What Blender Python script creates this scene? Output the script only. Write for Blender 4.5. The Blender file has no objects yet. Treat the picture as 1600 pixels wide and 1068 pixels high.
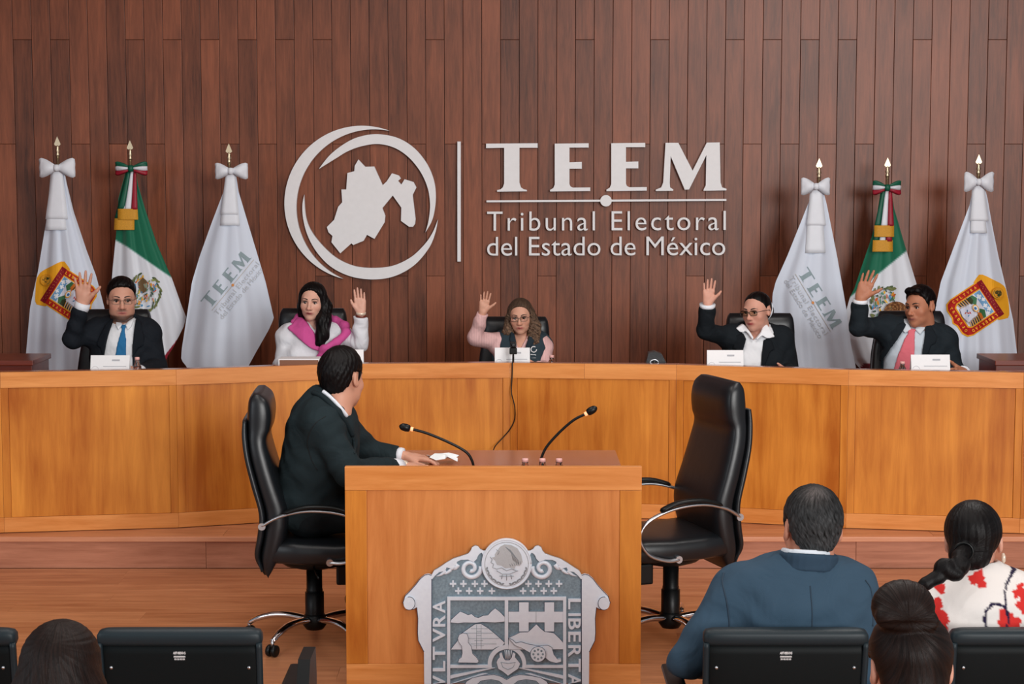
import bpy, bmesh, math, random
import numpy as np
from mathutils import Vector, Matrix, Euler
from mathutils.geometry import tessellate_polygon
PI = math.pi
random.seed(7)
C = bpy.context.scene.collection
sc = bpy.context.scene
# ---------------------------------------------------------------- camera, world, lights, exposure
F, HC, PITCH = 2800.0, 2.12, math.radians(5.39)
cam = bpy.data.cameras.new('camera'); cam.sensor_width = 36; cam.lens = F / 1600 * 36; cam.clip_end = 60
co = bpy.data.objects.new('camera', cam); C.objects.link(co)
co.location = (0, 0, HC); co.rotation_euler = (PI / 2 - PITCH, 0, 0)
sc.camera = co
w = bpy.data.worlds.new('world'); sc.world = w; w.use_nodes = True
bg = w.node_tree.nodes['Background']; bg.inputs[0].default_value = (0.90, 0.95, 1.0, 1); bg.inputs[1].default_value = 0.26
def area(name, loc, size, power, col, rot):
    l = bpy.data.lights.new(name, 'AREA'); l.shape = 'RECTANGLE'; l.size, l.size_y = size; l.energy = power; l.color = col
    o = bpy.data.objects.new(name, l); C.objects.link(o); o.location = loc; o.rotation_euler = rot
area('ceiling_light_panel', (-1.3, 7.0, 4.6), (1.2, 3.5), 62, (1, .97, .93), (0, 0, 0))
area('ceiling_light_panel', (2.0, 7.4, 4.6), (1.2, 3.5), 95, (1, .97, .93), (0, 0, 0))
area('ceiling_light_panel', (0.3, 3.6, 4.6), (3.5, 1.6), 60, (1, .97, .94), (0, 0, 0))
area('window_daylight', (6.6, -9.0, 4.4), (6.0, 4.0), 2150, (1, .985, .965), (math.radians(79.5), 0, math.radians(18)))
area('window_daylight', (-5.4, 2.5, 2.4), (2.4, 2.2), 70, (.9, .95, 1), (math.radians(85), 0, math.radians(-55)))
sc.view_settings.view_transform = 'Standard'; sc.view_settings.look = 'None'
sc.view_settings.gamma = 1; sc.view_settings.use_curve_mapping = False; sc.view_settings.exposure = -0.1

cp, sp = math.cos(PITCH), math.sin(PITCH)
def P(px, py, Y):
    u, v = (px - 800) / F, (py - 534) / F
    t = Y / (cp - v * sp)
    return Vector((u * t, Y, HC + (-sp - v * cp) * t))
def G(px, py, z):
    u, v = (px - 800) / F, (py - 534) / F
    t = (z - HC) / (-sp - v * cp)
    return Vector((u * t, (cp - v * sp) * t, z))
# ---------------------------------------------------------------- materials
def lin(c):
    c = [x / 255 for x in c]
    return tuple((x / 12.92 if x <= .04045 else ((x + .055) / 1.055) ** 2.4) for x in c) + (1,)
def newmat(name):
    m = bpy.data.materials.new(name); m.use_nodes = True
    nt = m.node_tree; b = nt.nodes['Principled BSDF']
    return m, nt, b
def N(nt, t, **kw):
    n = nt.nodes.new(t)
    for k, v in kw.items():
        if k.startswith('_'): setattr(n, k[1:], v)
        else: n.inputs[k.replace('__', ' ')].default_value = v
    return n
def bump(nt, b, src, strength, dist=.002):
    bn = N(nt, 'ShaderNodeBump', Strength=strength, Distance=dist)
    nt.links.new(src, bn.inputs['Height']); nt.links.new(bn.outputs[0], b.inputs['Normal'])
def plain(name, col, rough=.6, metal=0, noise=0, nscale=60, spec=.5, bmp=0, coat=0):
    m, nt, b = newmat(name)
    b.inputs['Roughness'].default_value = rough; b.inputs['Metallic'].default_value = metal
    b.inputs['Specular IOR Level'].default_value = spec; b.inputs['Base Color'].default_value = lin(col)
    b.inputs['Coat Weight'].default_value = coat
    tc = N(nt, 'ShaderNodeTexCoord'); nz = N(nt, 'ShaderNodeTexNoise', Scale=nscale, Detail=4.0)
    nt.links.new(tc.outputs['Object'], nz.inputs['Vector'])
    if noise:
        c1 = lin([max(0, x * (1 - noise)) for x in col]); c2 = lin([min(255, x * (1 + noise)) for x in col])
        mx = N(nt, 'ShaderNodeMix', _data_type='RGBA'); mx.inputs[6].default_value = c1; mx.inputs[7].default_value = c2
        nt.links.new(nz.outputs['Fac'], mx.inputs[0]); nt.links.new(mx.outputs[2], b.inputs['Base Color'])
    if bmp: bump(nt, b, nz.outputs['Fac'], bmp)
    return m
def wood(name, dark, light, grain='z', rough=.4, rand=.25, scale=1.0, coat=.0, spec=.4, blotch=.5, streak=1.5):
    m, nt, b = newmat(name)
    b.inputs['Roughness'].default_value = rough; b.inputs['Specular IOR Level'].default_value = spec; b.inputs['Coat Weight'].default_value = coat
    b.inputs['Coat Roughness'].default_value = .25
    tc = N(nt, 'ShaderNodeTexCoord'); oi = N(nt, 'ShaderNodeObjectInfo')
    off = N(nt, 'ShaderNodeVectorMath', _operation='SCALE'); off.inputs[0].default_value = (17, 31, 23)
    nt.links.new(oi.outputs['Random'], off.inputs['Scale'])
    ad = N(nt, 'ShaderNodeVectorMath', _operation='ADD'); nt.links.new(tc.outputs['Object'], ad.inputs[0]); nt.links.new(off.outputs[0], ad.inputs[1])
    mp = N(nt, 'ShaderNodeMapping'); nt.links.new(ad.outputs[0], mp.inputs[0])
    s = 14 * scale
    mp.inputs['Scale'].default_value = (s, s, 1.1 * scale) if grain == 'z' else (1.1 * scale, s, s) if grain == 'x' else (s, 1.1 * scale, s)
    n1 = N(nt, 'ShaderNodeTexNoise', Scale=2.2, Detail=7.0, Roughness=.62, Distortion=.7); nt.links.new(mp.outputs[0], n1.inputs['Vector'])
    n2 = N(nt, 'ShaderNodeTexNoise', Scale=1.7, Detail=2.0); nt.links.new(ad.outputs[0], n2.inputs['Vector'])
    n3 = N(nt, 'ShaderNodeTexNoise', Scale=9.0, Detail=5.0, Roughness=.7); nt.links.new(mp.outputs[0], n3.inputs['Vector'])
    def ma(op, a, bb, c=None):
        x = N(nt, 'ShaderNodeMath', _operation=op)
        for i, v in enumerate((a, bb, c)):
            if v is None: continue
            if isinstance(v, (int, float)): x.inputs[i].default_value = v
            else: nt.links.new(v, x.inputs[i])
        return x.outputs[0]
    f = ma('MULTIPLY_ADD', n1.outputs['Fac'], streak, .4 - streak * .5)
    f = ma('ADD', f, ma('MULTIPLY', ma('SUBTRACT', n2.outputs['Fac'], .5), blotch * 2))
    f = ma('ADD', f, ma('MULTIPLY', ma('SUBTRACT', n3.outputs['Fac'], .5), .5))
    f = ma('ADD', f, ma('MULTIPLY', ma('SUBTRACT', oi.outputs['Random'], .5), rand * 2))
    mx = N(nt, 'ShaderNodeMix', _data_type='RGBA', _clamp_factor=True); mx.inputs[6].default_value = lin(dark); mx.inputs[7].default_value = lin(light)
    nt.links.new(f, mx.inputs[0]); nt.links.new(mx.outputs[2], b.inputs['Base Color'])
    bump(nt, b, n1.outputs['Fac'], .12, .001)
    return m
def attrmat(name, rough=.6, spec=.4, sss=0, bmp=0, bscale=120, sheen=0, fold=0):
    m, nt, b = newmat(name)
    at = N(nt, 'ShaderNodeAttribute'); at.attribute_name = 'Col'
    nt.links.new(at.outputs['Color'], b.inputs['Base Color'])
    b.inputs['Roughness'].default_value = rough; b.inputs['Specular IOR Level'].default_value = spec
    b.inputs['Sheen Weight'].default_value = sheen
    if sss:
        b.inputs['Subsurface Weight'].default_value = sss; b.inputs['Subsurface Radius'].default_value = (.012, .005, .003); b.inputs['Subsurface Scale'].default_value = .6
    if bmp:
        tc = N(nt, 'ShaderNodeTexCoord'); nz = N(nt, 'ShaderNodeTexNoise', Scale=bscale, Detail=4.0)
        nt.links.new(tc.outputs['Object'], nz.inputs['Vector']); bump(nt, b, nz.outputs['Fac'], bmp)
        if fold:
            w1 = N(nt, 'ShaderNodeTexNoise', Scale=5.5, Detail=2.0, Roughness=.45, Distortion=2.2); nt.links.new(tc.outputs['Object'], w1.inputs['Vector'])
            b1 = b.inputs['Normal'].links[0].from_node
            b2 = N(nt, 'ShaderNodeBump', Strength=fold, Distance=.03); nt.links.new(w1.outputs['Fac'], b2.inputs['Height']); nt.links.new(b2.outputs[0], b1.inputs['Normal'])
    return m
def hairmat(name, dark, light, rough=.42, spec=.5, mixs=1.0):
    m, nt, b = newmat(name)
    at = N(nt, 'ShaderNodeAttribute'); at.attribute_name = 'hv'
    mp = N(nt, 'ShaderNodeMapping'); mp.inputs['Scale'].default_value = (38, 5, 1); nt.links.new(at.outputs['Vector'], mp.inputs[0])
    nz = N(nt, 'ShaderNodeTexNoise', Scale=1.0, Detail=5.0, Roughness=.7, Distortion=.4); nt.links.new(mp.outputs[0], nz.inputs['Vector'])
    r = N(nt, 'ShaderNodeMapRange'); r.inputs[1].default_value = .35; r.inputs[2].default_value = .75; r.inputs[4].default_value = mixs
    nt.links.new(nz.outputs['Fac'], r.inputs[0])
    at2 = N(nt, 'ShaderNodeAttribute'); at2.attribute_name = 'Col'
    mx = N(nt, 'ShaderNodeMix', _data_type='RGBA'); mx.inputs[6].default_value = lin(dark); mx.inputs[7].default_value = lin(light)
    nt.links.new(r.outputs[0], mx.inputs[0])
    m2 = N(nt, 'ShaderNodeMix', _data_type='RGBA', _blend_type='MULTIPLY'); m2.inputs[0].default_value = 1
    nt.links.new(mx.outputs[2], m2.inputs[6]); nt.links.new(at2.outputs['Color'], m2.inputs[7])
    nt.links.new(m2.outputs[2], b.inputs['Base Color'])
    b.inputs['Roughness'].default_value = rough; b.inputs['Specular IOR Level'].default_value = spec * .32
    bump(nt, b, nz.outputs['Fac'], .6, .003)
    return m
def glassy(name, col=(255, 255, 255), rough=.02, ior=1.45, alpha=None):
    m, nt, b = newmat(name)
    b.inputs['Base Color'].default_value = lin(col); b.inputs['Transmission Weight'].default_value = 1
    b.inputs['Roughness'].default_value = rough; b.inputs['IOR'].default_value = ior
    if alpha is not None: b.inputs['Alpha'].default_value = alpha
    return m
M = {}
M['wall'] = wood('dark_wall_wood', (68, 34, 20), (170, 98, 66), 'z', .40, .15, .8, 0, .34, .25, .85)
M['wallback'] = plain('wall_backing', (20, 10, 7), .9)
M['honey_v'] = wood('honey_wood_upright', (168, 90, 22), (228, 150, 60), 'z', .36, .1, .38, .1, .35, .75)
M['honey_h'] = wood('honey_wood_level', (196, 116, 48), (238, 166, 98), 'x', .36, .12, .6, .1, .35, .3)
M['desk_v'] = wood('desk_panel_wood', (180, 102, 44), (226, 150, 84), 'z', .38, .1, .45, .08, .35, .45)
M['top'] = wood('worktop_wood', (150, 82, 56), (182, 108, 78), 'x', .18, .05, .5, .5, .5, .2)
M['redwood'] = wood('red_brown_wood', (92, 30, 18), (134, 56, 34), 'x', .3, .1, .8, .3, .5, .2)
M['floor'] = wood('floor_laminate', (158, 96, 62), (220, 154, 110), 'x', .38, .12, .8, .05, .32, .3)
M['riser'] = wood('riser_laminate', (146, 90, 66), (196, 134, 106), 'x', .42, .08, .8, .0, .3, .35)
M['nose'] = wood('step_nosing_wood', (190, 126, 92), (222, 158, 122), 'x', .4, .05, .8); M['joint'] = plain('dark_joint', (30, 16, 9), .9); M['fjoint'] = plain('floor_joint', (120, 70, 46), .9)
M['steel'] = plain('brushed_sign_metal', (236, 236, 238), .5, .0, .02, 30, .4)
M['leather'] = plain('black_leather', (22, 25, 29), .36, 0, .1, 18, .42, .35)
M['chrome'] = plain('chrome', (225, 225, 230), .08, 1)
M['satin'] = plain('satin_metal', (196, 200, 206), .36, 1)
M['black'] = plain('black_plastic', (10, 13, 14), .4, 0, .05, 200, .3, .06)
M['seatplastic'] = plain('seat_shell_plastic', (9, 15, 17), .55, 0, .04, 400, .14, .08)
M['seatrim'] = plain('seat_rim_plastic', (26, 38, 44), .48, 0, .04, 400, .3, .08)
M['white'] = plain('white_card', (236, 236, 238), .6, 0, .01)
M['paper'] = plain('white_paper', (232, 236, 238), .8, 0, .02)
M['greyink'] = plain('grey_ink', (176, 178, 184), .8)
M['brass'] = plain('pale_brass', (206, 192, 164), .42, 1)
M['gold'] = plain('gold_fringe', (198, 142, 44), .6, 0, .25, 300, .3, .5)
M['ribw'] = plain('white_satin', (226, 230, 238), .55, 0, .02, 20, .4, .1)
M['ribg'] = plain('green_satin', (10, 88, 66), .5, 0, .1, 20, .4, .1)
M['ribr'] = plain('red_satin', (150, 22, 44), .5, 0, .1, 20, .4, .1)
M['print'] = attrmat('flat_print', .7, .2)
M['cloth'] = attrmat('flag_cloth', .62, .3, 0, .12, 400, .2)
M['skin'] = attrmat('skin', .5, .35, .12, .05, 350)
M['eye'] = attrmat('eye', .15, .6)
M['fabric'] = attrmat('woven_fabric', .85, .2, 0, .25, 500, fold=.42)
M['glass'] = glassy('clear_plastic', (250, 250, 252), .03, 1.4)
M['water'] = glassy('water', (250, 252, 255), 0, 1.33)
M['cap'] = plain('pink_cap', (230, 176, 170), .5)
M['emb_w'] = plain('plaque_white', (228, 238, 252), .6, 0, .03, 60, .3, .1)
M['emb_g'] = plain('plaque_grey', (128, 148, 160), .8, 0, .22, 130, .2, .5)
M['emb_d'] = plain('plaque_dark_line', (44, 54, 78), .8)
M['emb_l'] = plain('plaque_line_grey', (138, 144, 150), .8); M['emb_e'] = plain('plaque_light_grey', (184, 188, 192), .7, 0, .06, 200); M['emb_m'] = plain('plaque_mid_grey', (160, 164, 168), .8, 0, .1, 200)
M['glow'] = plain('mic_light_ring', (255, 190, 150), .4)
M['glow'].node_tree.nodes['Principled BSDF'].inputs['Emission Color'].default_value = lin((255, 150, 100))
M['glow'].node_tree.nodes['Principled BSDF'].inputs['Emission Strength'].default_value = 1.2
M['frame'] = plain('dark_spectacle_frame', (24, 18, 18), .35)
M['wire'] = plain('thin_metal_frame', (120, 104, 92), .3, .6)
M['lens'] = glassy('lens', (235, 238, 240), 0, 1.02)
M['lensd'] = glassy('tinted_lens', (170, 170, 150), 0, 1.02)
M['folder'] = plain('brown_folder', (126, 84, 60), .6)
M['pearl'] = plain('pearl', (225, 205, 185), .25, .2)
# ---------------------------------------------------------------- object helpers
def link(o, parent=None):
    C.objects.link(o)
    if parent is not None: o.parent = parent
    return o
def meshobj(name, verts, faces, mat, parent=None, smooth=False, loc=None):
    me = bpy.data.meshes.new(name); me.from_pydata([tuple(v) for v in verts], [], faces); me.update()
    o = bpy.data.objects.new(name, me)
    if mat: me.materials.append(mat)
    if smooth: me.shade_smooth()
    if loc: o.location = loc
    return link(o, parent)
def bmobj(name, bm, mat, parent=None, smooth=False):
    bmesh.ops.recalc_face_normals(bm, faces=bm.faces)
    me = bpy.data.meshes.new(name); bm.to_mesh(me); bm.free()
    o = bpy.data.objects.new(name, me)
    for m in (mat if isinstance(mat, (list, tuple)) else [mat]): me.materials.append(m)
    if smooth: me.shade_smooth()
    return link(o, parent)
def tag(o, label, cat, group=None):
    o['label'] = label; o['category'] = cat
    if group: o['group'] = group
    return o
def thing(name, label, cat, loc=(0, 0, 0), rotz=0, group=None):
    o = bpy.data.objects.new(name, None); C.objects.link(o); o.empty_display_size = .1
    o.location = loc; o.rotation_euler = (0, 0, rotz)
    return tag(o, label, cat, group)
def struct(o): o['kind'] = 'structure'; return o
def dup(root, loc, rotz, label):
    def cp_(o, par):
        c = o.copy(); C.objects.link(c)
        if par is not None: c.parent = par
        for ch in o.children: cp_(ch, c)
        return c
    r = cp_(root, None); r.location = loc; r.rotation_euler = (0, 0, rotz); r['label'] = label
    return r
def bm_box(bm, lo, hi, mat=Matrix(), bev=0, mi=0):
    lo, hi = Vector(lo), Vector(hi)
    r = bmesh.ops.create_cube(bm, size=1)
    vs = r['verts']
    c = (lo + hi) / 2; s = hi - lo
    for v in vs: v.co = Vector((v.co.x * s.x, v.co.y * s.y, v.co.z * s.z)) + c
    if bev:
        es = list({e for v in vs for e in v.link_edges})
        g = bmesh.ops.bevel(bm, geom=es, offset=bev, segments=2, affect='EDGES', profile=.6)
        vs = list({v for f in g['faces'] for v in f.verts} | {v for v in vs if v.is_valid})
    fs = {f for v in vs for f in v.link_faces}
    for f in fs: f.material_index = mi
    bmesh.ops.transform(bm, matrix=mat, verts=vs)
def box(name, lo, hi, mat, parent=None, bev=0.0, mx=Matrix()):
    bm = bmesh.new(); bm_box(bm, lo, hi, mx, bev)
    return bmobj(name, bm, mat, parent)
def ring_faces(nr, n, closed_caps=True, closed_loop=False):
    fs = []
    for i in range(nr - 1 if not closed_loop else nr):
        for j in range(n):
            a = i * n + j; b = i * n + (j + 1) % n; k = ((i + 1) % nr) * n
            fs.append((a, b, k + (j + 1) % n, k + j))
    if closed_caps and not closed_loop:
        fs.append(tuple(range(n - 1, -1, -1))); fs.append(tuple(range((nr - 1) * n, nr * n)))
    return fs
def tube_geo(path, rad, n=10, flat=1.0, up=None):
    path = [Vector(p) for p in path]; vs = []
    rr = rad if isinstance(rad, (list, tuple)) else [rad] * len(path)
    t0 = (path[1] - path[0]).normalized()
    ref = Vector(up) if up else (Vector((0, 0, 1)) if abs(t0.z) < .9 else Vector((1, 0, 0)))
    for i, p in enumerate(path):
        t = (path[min(i + 1, len(path) - 1)] - path[max(i - 1, 0)]).normalized()
        s = t.cross(ref)
        if s.length < 1e-4: s = t.cross(Vector((0, 1, 0)))
        s.normalize(); u = s.cross(t).normalized()
        if not up: ref = u
        for j in range(n):
            a = 2 * PI * j / n
            vs.append(p + s * math.cos(a) * rr[i] + u * math.sin(a) * rr[i] * flat)
    return vs, ring_faces(len(path), n)
def tube(name, path, rad, mat, parent=None, n=10, flat=1.0, up=None):
    v, f = tube_geo(path, rad, n, flat, up)
    return meshobj(name, v, f, mat, parent, True)
def spline(pts, k=6):
    pts = [Vector(p) for p in pts]; out = []
    for i in range(len(pts) - 1):
        p0 = pts[max(i - 1, 0)]; p1 = pts[i]; p2 = pts[i + 1]; p3 = pts[min(i + 2, len(pts) - 1)]
        for j in range(k):
            t = j / k
            out.append(.5 * ((2 * p1) + (p2 - p0) * t + (2 * p0 - 5 * p1 + 4 * p2 - p3) * t * t + (3 * p1 - p0 - 3 * p2 + p3) * t ** 3))
    out.append(pts[-1]); return out
def lathe_geo(prof, n=20, c=(0, 0, 0)):
    vs = []
    for r, z in prof:
        for j in range(n):
            a = 2 * PI * j / n; vs.append(Vector((c[0] + r * math.cos(a), c[1] + r * math.sin(a), c[2] + z)))
    return vs, ring_faces(len(prof), n)
def lathe(name, prof, mat, parent=None, n=20, c=(0, 0, 0), loc=None):
    v, f = lathe_geo(prof, n, c); return meshobj(name, v, f, mat, parent, True, loc)
def bm_add(bm, geo, mi=0):
    vs = [bm.verts.new(v) for v in geo[0]]
    for f in geo[1]:
        try: g = bm.faces.new([vs[i] for i in f]); g.material_index = mi
        except ValueError: pass
    return vs
def bm_prism(bm, pts, fn, y0, y1, mi=0, bev=0):
    """pts 2D, fn(x,y,depth)->Vector ; y0 front depth, y1 back depth"""
    area_ = sum(pts[i][0] * pts[(i + 1) % len(pts)][1] - pts[(i + 1) % len(pts)][0] * pts[i][1] for i in range(len(pts)))
    if area_ < 0: pts = pts[::-1]
    a = [bm.verts.new(fn(p[0], p[1], y0)) for p in pts]; b = [bm.verts.new(fn(p[0], p[1], y1)) for p in pts]
    n = len(pts)
    for i in range(n):
        f = bm.faces.new((a[i], a[(i + 1) % n], b[(i + 1) % n], b[i])); f.material_index = mi
    for t in tessellate_polygon([[Vector((p[0], p[1], 0)) for p in pts]]):
        for L_, o_ in ((a, 1), (b, -1)):
            try: g = bm.faces.new([L_[i] for i in t][::o_]); g.material_index = mi
            except ValueError: pass
def prism(name, pts, fn, y0, y1, mat, parent=None):
    bm = bmesh.new(); bm_prism(bm, pts, fn, y0, y1)
    return bmobj(name, bm, mat, parent)
def arc3(a, m, b, n=40):
    ax, ay = a; bx, by = m; cx, cy = b
    d = 2 * (ax * (by - cy) + bx * (cy - ay) + cx * (ay - by))
    ux = ((ax * ax + ay * ay) * (by - cy) + (bx * bx + by * by) * (cy - ay) + (cx * cx + cy * cy) * (ay - by)) / d
    uy = ((ax * ax + ay * ay) * (cx - bx) + (bx * bx + by * by) * (ax - cx) + (cx * cx + cy * cy) * (bx - ax)) / d
    r = math.hypot(ax - ux, ay - uy)
    t0 = math.atan2(ay - uy, ax - ux); tm = math.atan2(by - uy, bx - ux); t1 = math.atan2(cy - uy, cx - ux)
    def un(t, base, s):
        while s * (t - base) < 0: t += s * 2 * PI
        return t
    s = 1
    if un(tm, t0, 1) > un(t1, t0, 1): s = -1
    t1 = un(t1, t0, s)
    return [(ux + r * math.cos(t0 + (t1 - t0) * i / n), uy + r * math.sin(t0 + (t1 - t0) * i / n)) for i in range(n + 1)]
def text_tris(s, bold=0, spacing=1.0):
    """returns (verts2d array, tris list) of a text with cap height about .7, baseline 0"""
    cu = bpy.data.curves.new('t', 'FONT'); cu.body = s; cu.size = 1; cu.space_character = spacing; cu.offset = bold; cu.resolution_u = 4
    o = bpy.data.objects.new('t', cu); C.objects.link(o)
    bpy.context.view_layer.update()
    me = bpy.data.meshes.new_from_object(o.evaluated_get(bpy.context.evaluated_depsgraph_get()))
    bm = bmesh.new(); bm.from_mesh(me); bmesh.ops.remove_doubles(bm, verts=bm.verts, dist=1e-5)
    bmesh.ops.triangulate(bm, faces=bm.faces)
    v = [(q.co.x, q.co.y) for q in bm.verts]; f = [tuple(q.index for q in g.verts) for g in bm.faces]
    bm.free(); bpy.data.meshes.remove(me); bpy.data.objects.remove(o); bpy.data.curves.remove(cu)
    return np.array(v), f
def solid_text(bm, v, f, fn, y0, y1, mi=0):
    a = [bm.verts.new(fn(p[0], p[1], y0)) for p in v]; b = [bm.verts.new(fn(p[0], p[1], y1)) for p in v]
    ec = {}
    for t in f:
        for i in range(3):
            e = (t[i], t[(i + 1) % 3]); ec[tuple(sorted(e))] = ec.get(tuple(sorted(e)), []) + [e]
    for t in f:
        try:
            g = bm.faces.new([a[i] for i in t]); g.material_index = mi
            g = bm.faces.new([b[i] for i in t[::-1]]); g.material_index = mi
        except ValueError: pass
    for k, l in ec.items():
        if len(l) == 1:
            i, j = l[0]
            try: g = bm.faces.new((a[j], a[i], b[i], b[j])); g.material_index = mi
            except ValueError: pass
def islands(v, f):
    par = list(range(len(v)))
    def fd(i):
        while par[i] != i: par[i] = par[par[i]]; i = par[i]
        return i
    for t in f:
        for i in t[1:]: par[fd(i)] = fd(t[0])
    g = {}
    for t in f: g.setdefault(fd(t[0]), []).append(t)
    res = []
    for k, ts in g.items():
        xs = [v[i][0] for t in ts for i in t]; res.append([min(xs), max(xs), ts])
    res.sort(key=lambda r: r[0]); out = []
    for r in res:
        if out and r[0] < out[-1][1] - .35 * min(r[1] - r[0], out[-1][1] - out[-1][0]): out[-1][1] = max(out[-1][1], r[1]); out[-1][2] += r[2]
        else: out.append(r)
    return [o[2] for o in out]
# ---------------------------------------------------------------- setting
YW = 12.35
wb = struct(box('wall_back', (-4.6, YW + .012, 0), (4.6, YW + .2, 4.75), M['wallback']))
zA = [P(800, y, YW).z for y in (62, 431)]; zB = [P(800, y, YW).z for y in (-150, 225, 600)]
x0 = P(52, 100, YW).x; pitch = 0.1275
x0 = P(694.9, 300, YW).x; pitch = (P(694.9 + 94.9 / 3.265 * 10, 300, YW).x - x0) / 10
i0 = int((-4.5 - x0) / pitch) ; i1 = int((4.4 - x0) / pitch)
for i in range(i0, i1 + 1):
    xs = x0 + i * pitch
    js = [z for z in sorted(zA if i % 2 else zB) if random.random() < .72]
    zs = [.17] + [z for z in js if .2 < z < 4.0] + [4.2]
    for k in range(len(zs) - 1):
        pr = random.uniform(-.0015, .0015)
        bm = bmesh.new(); bm_box(bm, (-pitch / 2 + .0016, -.006 + pr, .0012), (pitch / 2 - .0016, .012, zs[k + 1] - zs[k] - .0012), bev=.0015)
        o = bmobj('plank', bm, M['wall'], wb); o.location = (xs + pitch / 2, YW, zs[k])
# floor
fl = struct(box('floor', (-6, -1.5, -.12), (6, YW + .2, -.012), M['fjoint']))
y = 9.49; row = 0
while y > 5.9:
    x = -3.6 - random.uniform(0, 2.1)
    while x < 3.6:
        o = box('plank', (0.0003, -.193 + .0004, -.012), (2.2 - .0003, -.0004, 0), M['floor'], fl, .0004)
        o.location = (x, y, 0); x += 2.2
    y -= .193; row += 1
o = box('near_floor_boards', (-6, -1.5, -.012), (6, y, 0), M['floor'], fl); 
# stage platform
YS = 9.50; ZD = .17
st = struct(box('floor', (-4.6, YS + .014, -.012), (4.6, YW + .2, ZD - .01), M['fjoint'])); st.name = 'floor_platform'
tk = 0
for k in range(7):
    xa = P(322, 870, YS).x + (k - 2) * 1.75
    o = box('riser_board', (.001, 0, .001), (1.749, .014, ZD - .024), M['riser'], st, .0008); o.location = (xa, YS, 0)
for (yy, hh) in ((YS + .03, .19), (YS + .22, .19), (YS + .41, .19), (YS + .6, .19), (YS + .79, .19)):
    x = -4.4 - random.uniform(0, 1.2)
    while x < 4.4:
        o = box('plank', (0.0008, 0.0008, -.01), (1.28 - .0008, hh - .0008, 0), M['floor'], st, .0008); o.location = (x, yy, ZD); x += 1.28
box('rear_deck_boards', (-4.5, YS + .98, ZD - .01), (4.5, YW, ZD - .0005), M['floor'], st)
box('step_nosing', (-4.5, YS - .012, ZD - .024), (4.5, YS + .03, ZD + .002), M['nose'], st, .004)
# side walls and ceiling outside the frame
for sx_, nm_ in ((-1, 'wall_left'), (1, 'wall_right')):
    a_, b_ = sorted((sx_ * 4.6, sx_ * 4.75)); struct(box(nm_, (a_, 8.6, 0), (b_, YW + .2, 4.75), M['redwood']))
cl = struct(box('ceiling', (-6, 2.0, 4.75), (6, YW + .2, 4.85), plain('ceiling_white', (215, 213, 208), .9)))
# ---------------------------------------------------------------- curved dais
ZT = 1.049
kp = [G(0, 581.6, ZT), G(275, 577.2, ZT), G(537, 568.4, ZT), G(797, 566.8, ZT), G(1057, 569.8, ZT), G(1326, 577.6, ZT), G(1600, 582.2, ZT)]
kp = [Vector((p.x, p.y, 0)) for p in kp]
kp[0] = kp[1] + (kp[0] - kp[1]) * 1.0; kp = [kp[0] + (kp[0] - kp[1]).normalized() * .0] + kp[1:]
kp = [kp[0] + (kp[0] - kp[1]) * 1.0] + kp + [kp[-1] + (kp[-1] - kp[-2]) * 1.0]
dais = thing('curved_dais', 'long curved honey-coloured wooden dais with framed front panels, magistrates seated behind it', 'dais', (0, 0, ZD))
RT, RB, SW = .085, .085, .04     # top rail, bottom rail, stile half width
def obox(name, a, b, z0, z1, d0, d1, mat, bev=.0015):
    """box between plan points a,b ; d0 front depth offset (toward the audience), d1 back"""
    t = (b - a); L = t.length; t.normalize(); n = Vector((t.y, -t.x, 0))
    if n.y > 0: n = -n
    mx = Matrix(((t.x, -n.x, 0, a.x), (t.y, -n.y, 0, a.y), (0, 0, 1, 0), (0, 0, 0, 1)))
    bm = bmesh.new(); bm_box(bm, (0.0004, -d0, z0), (L - .0004, d1, z1), bev=bev)
    o = bmobj(name, bm, mat, dais); o.matrix_local = Matrix.Translation((0, 0, 0)) @ mx
    return o
HF = ZT - ZD
p914 = kp[4] + (kp[5] - kp[4]) * ((914 - 797) / 260)
for i in range(len(kp) - 1):
    a, b = kp[i], kp[i + 1]
    L = (b - a).length; t = (b - a) / L
    if i == 4:
        obox('top_rail', a, p914, HF - RT, HF, .0, .03, M['honey_h']); obox('top_rail', p914, b, HF - RT, HF, .0, .03, M['honey_h'])
    else: obox('top_rail', a, b, HF - RT, HF, .0, .03, M['honey_h'])
    obox('bottom_rail', a, b, .004, RB, .0, .03, M['honey_h'])
    sl = .05 if i in (0, 2, 6) or True else .04
    obox('stile', a, a + t * SW, RB + .0006, HF - RT - .0006, .0, .03, M['honey_v'])
    obox('stile', b - t * SW, b, RB + .0006, HF - RT - .0006, .0, .03, M['honey_v'])
    obox('panel', a + t * SW, b - t * SW, RB + .001, HF - RT - .001, -.007, .028, M['honey_v'])
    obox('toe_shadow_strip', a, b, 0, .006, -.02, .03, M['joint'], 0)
def offs(pts, d):
    out = []
    for i, p in enumerate(pts):
        t = (pts[min(i + 1, len(pts) - 1)] - pts[max(i - 1, 0)]).normalized(); n = Vector((-t.y, t.x, 0))
        if n.y < 0: n = -n
        out.append(p + n * d)
    return out
def dais_slab(name, d0, d1, z0, z1, mat):
    A, B = offs(kp, d0), offs(kp, d1)
    vs = []; fs = []
    for a, b in zip(A, B):
        vs += [(a.x, a.y, z0), (a.x, a.y, z1), (b.x, b.y, z1), (b.x, b.y, z0)]
    n = len(A)
    for i in range(n - 1):
        for j in range(4): fs.append((i * 4 + j, i * 4 + (j + 1) % 4, i * 4 + 4 + (j + 1) % 4, i * 4 + 4 + j))
    fs += [(3, 2, 1, 0), tuple(n * 4 - 4 + j for j in range(4))]
    o = meshobj(name, vs, fs, mat, dais); bm = bmesh.new(); bm.from_mesh(o.data); bmesh.ops.recalc_face_normals(bm, faces=bm.faces); bm.to_mesh(o.data); bm.free()
ZWT = .93
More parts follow.
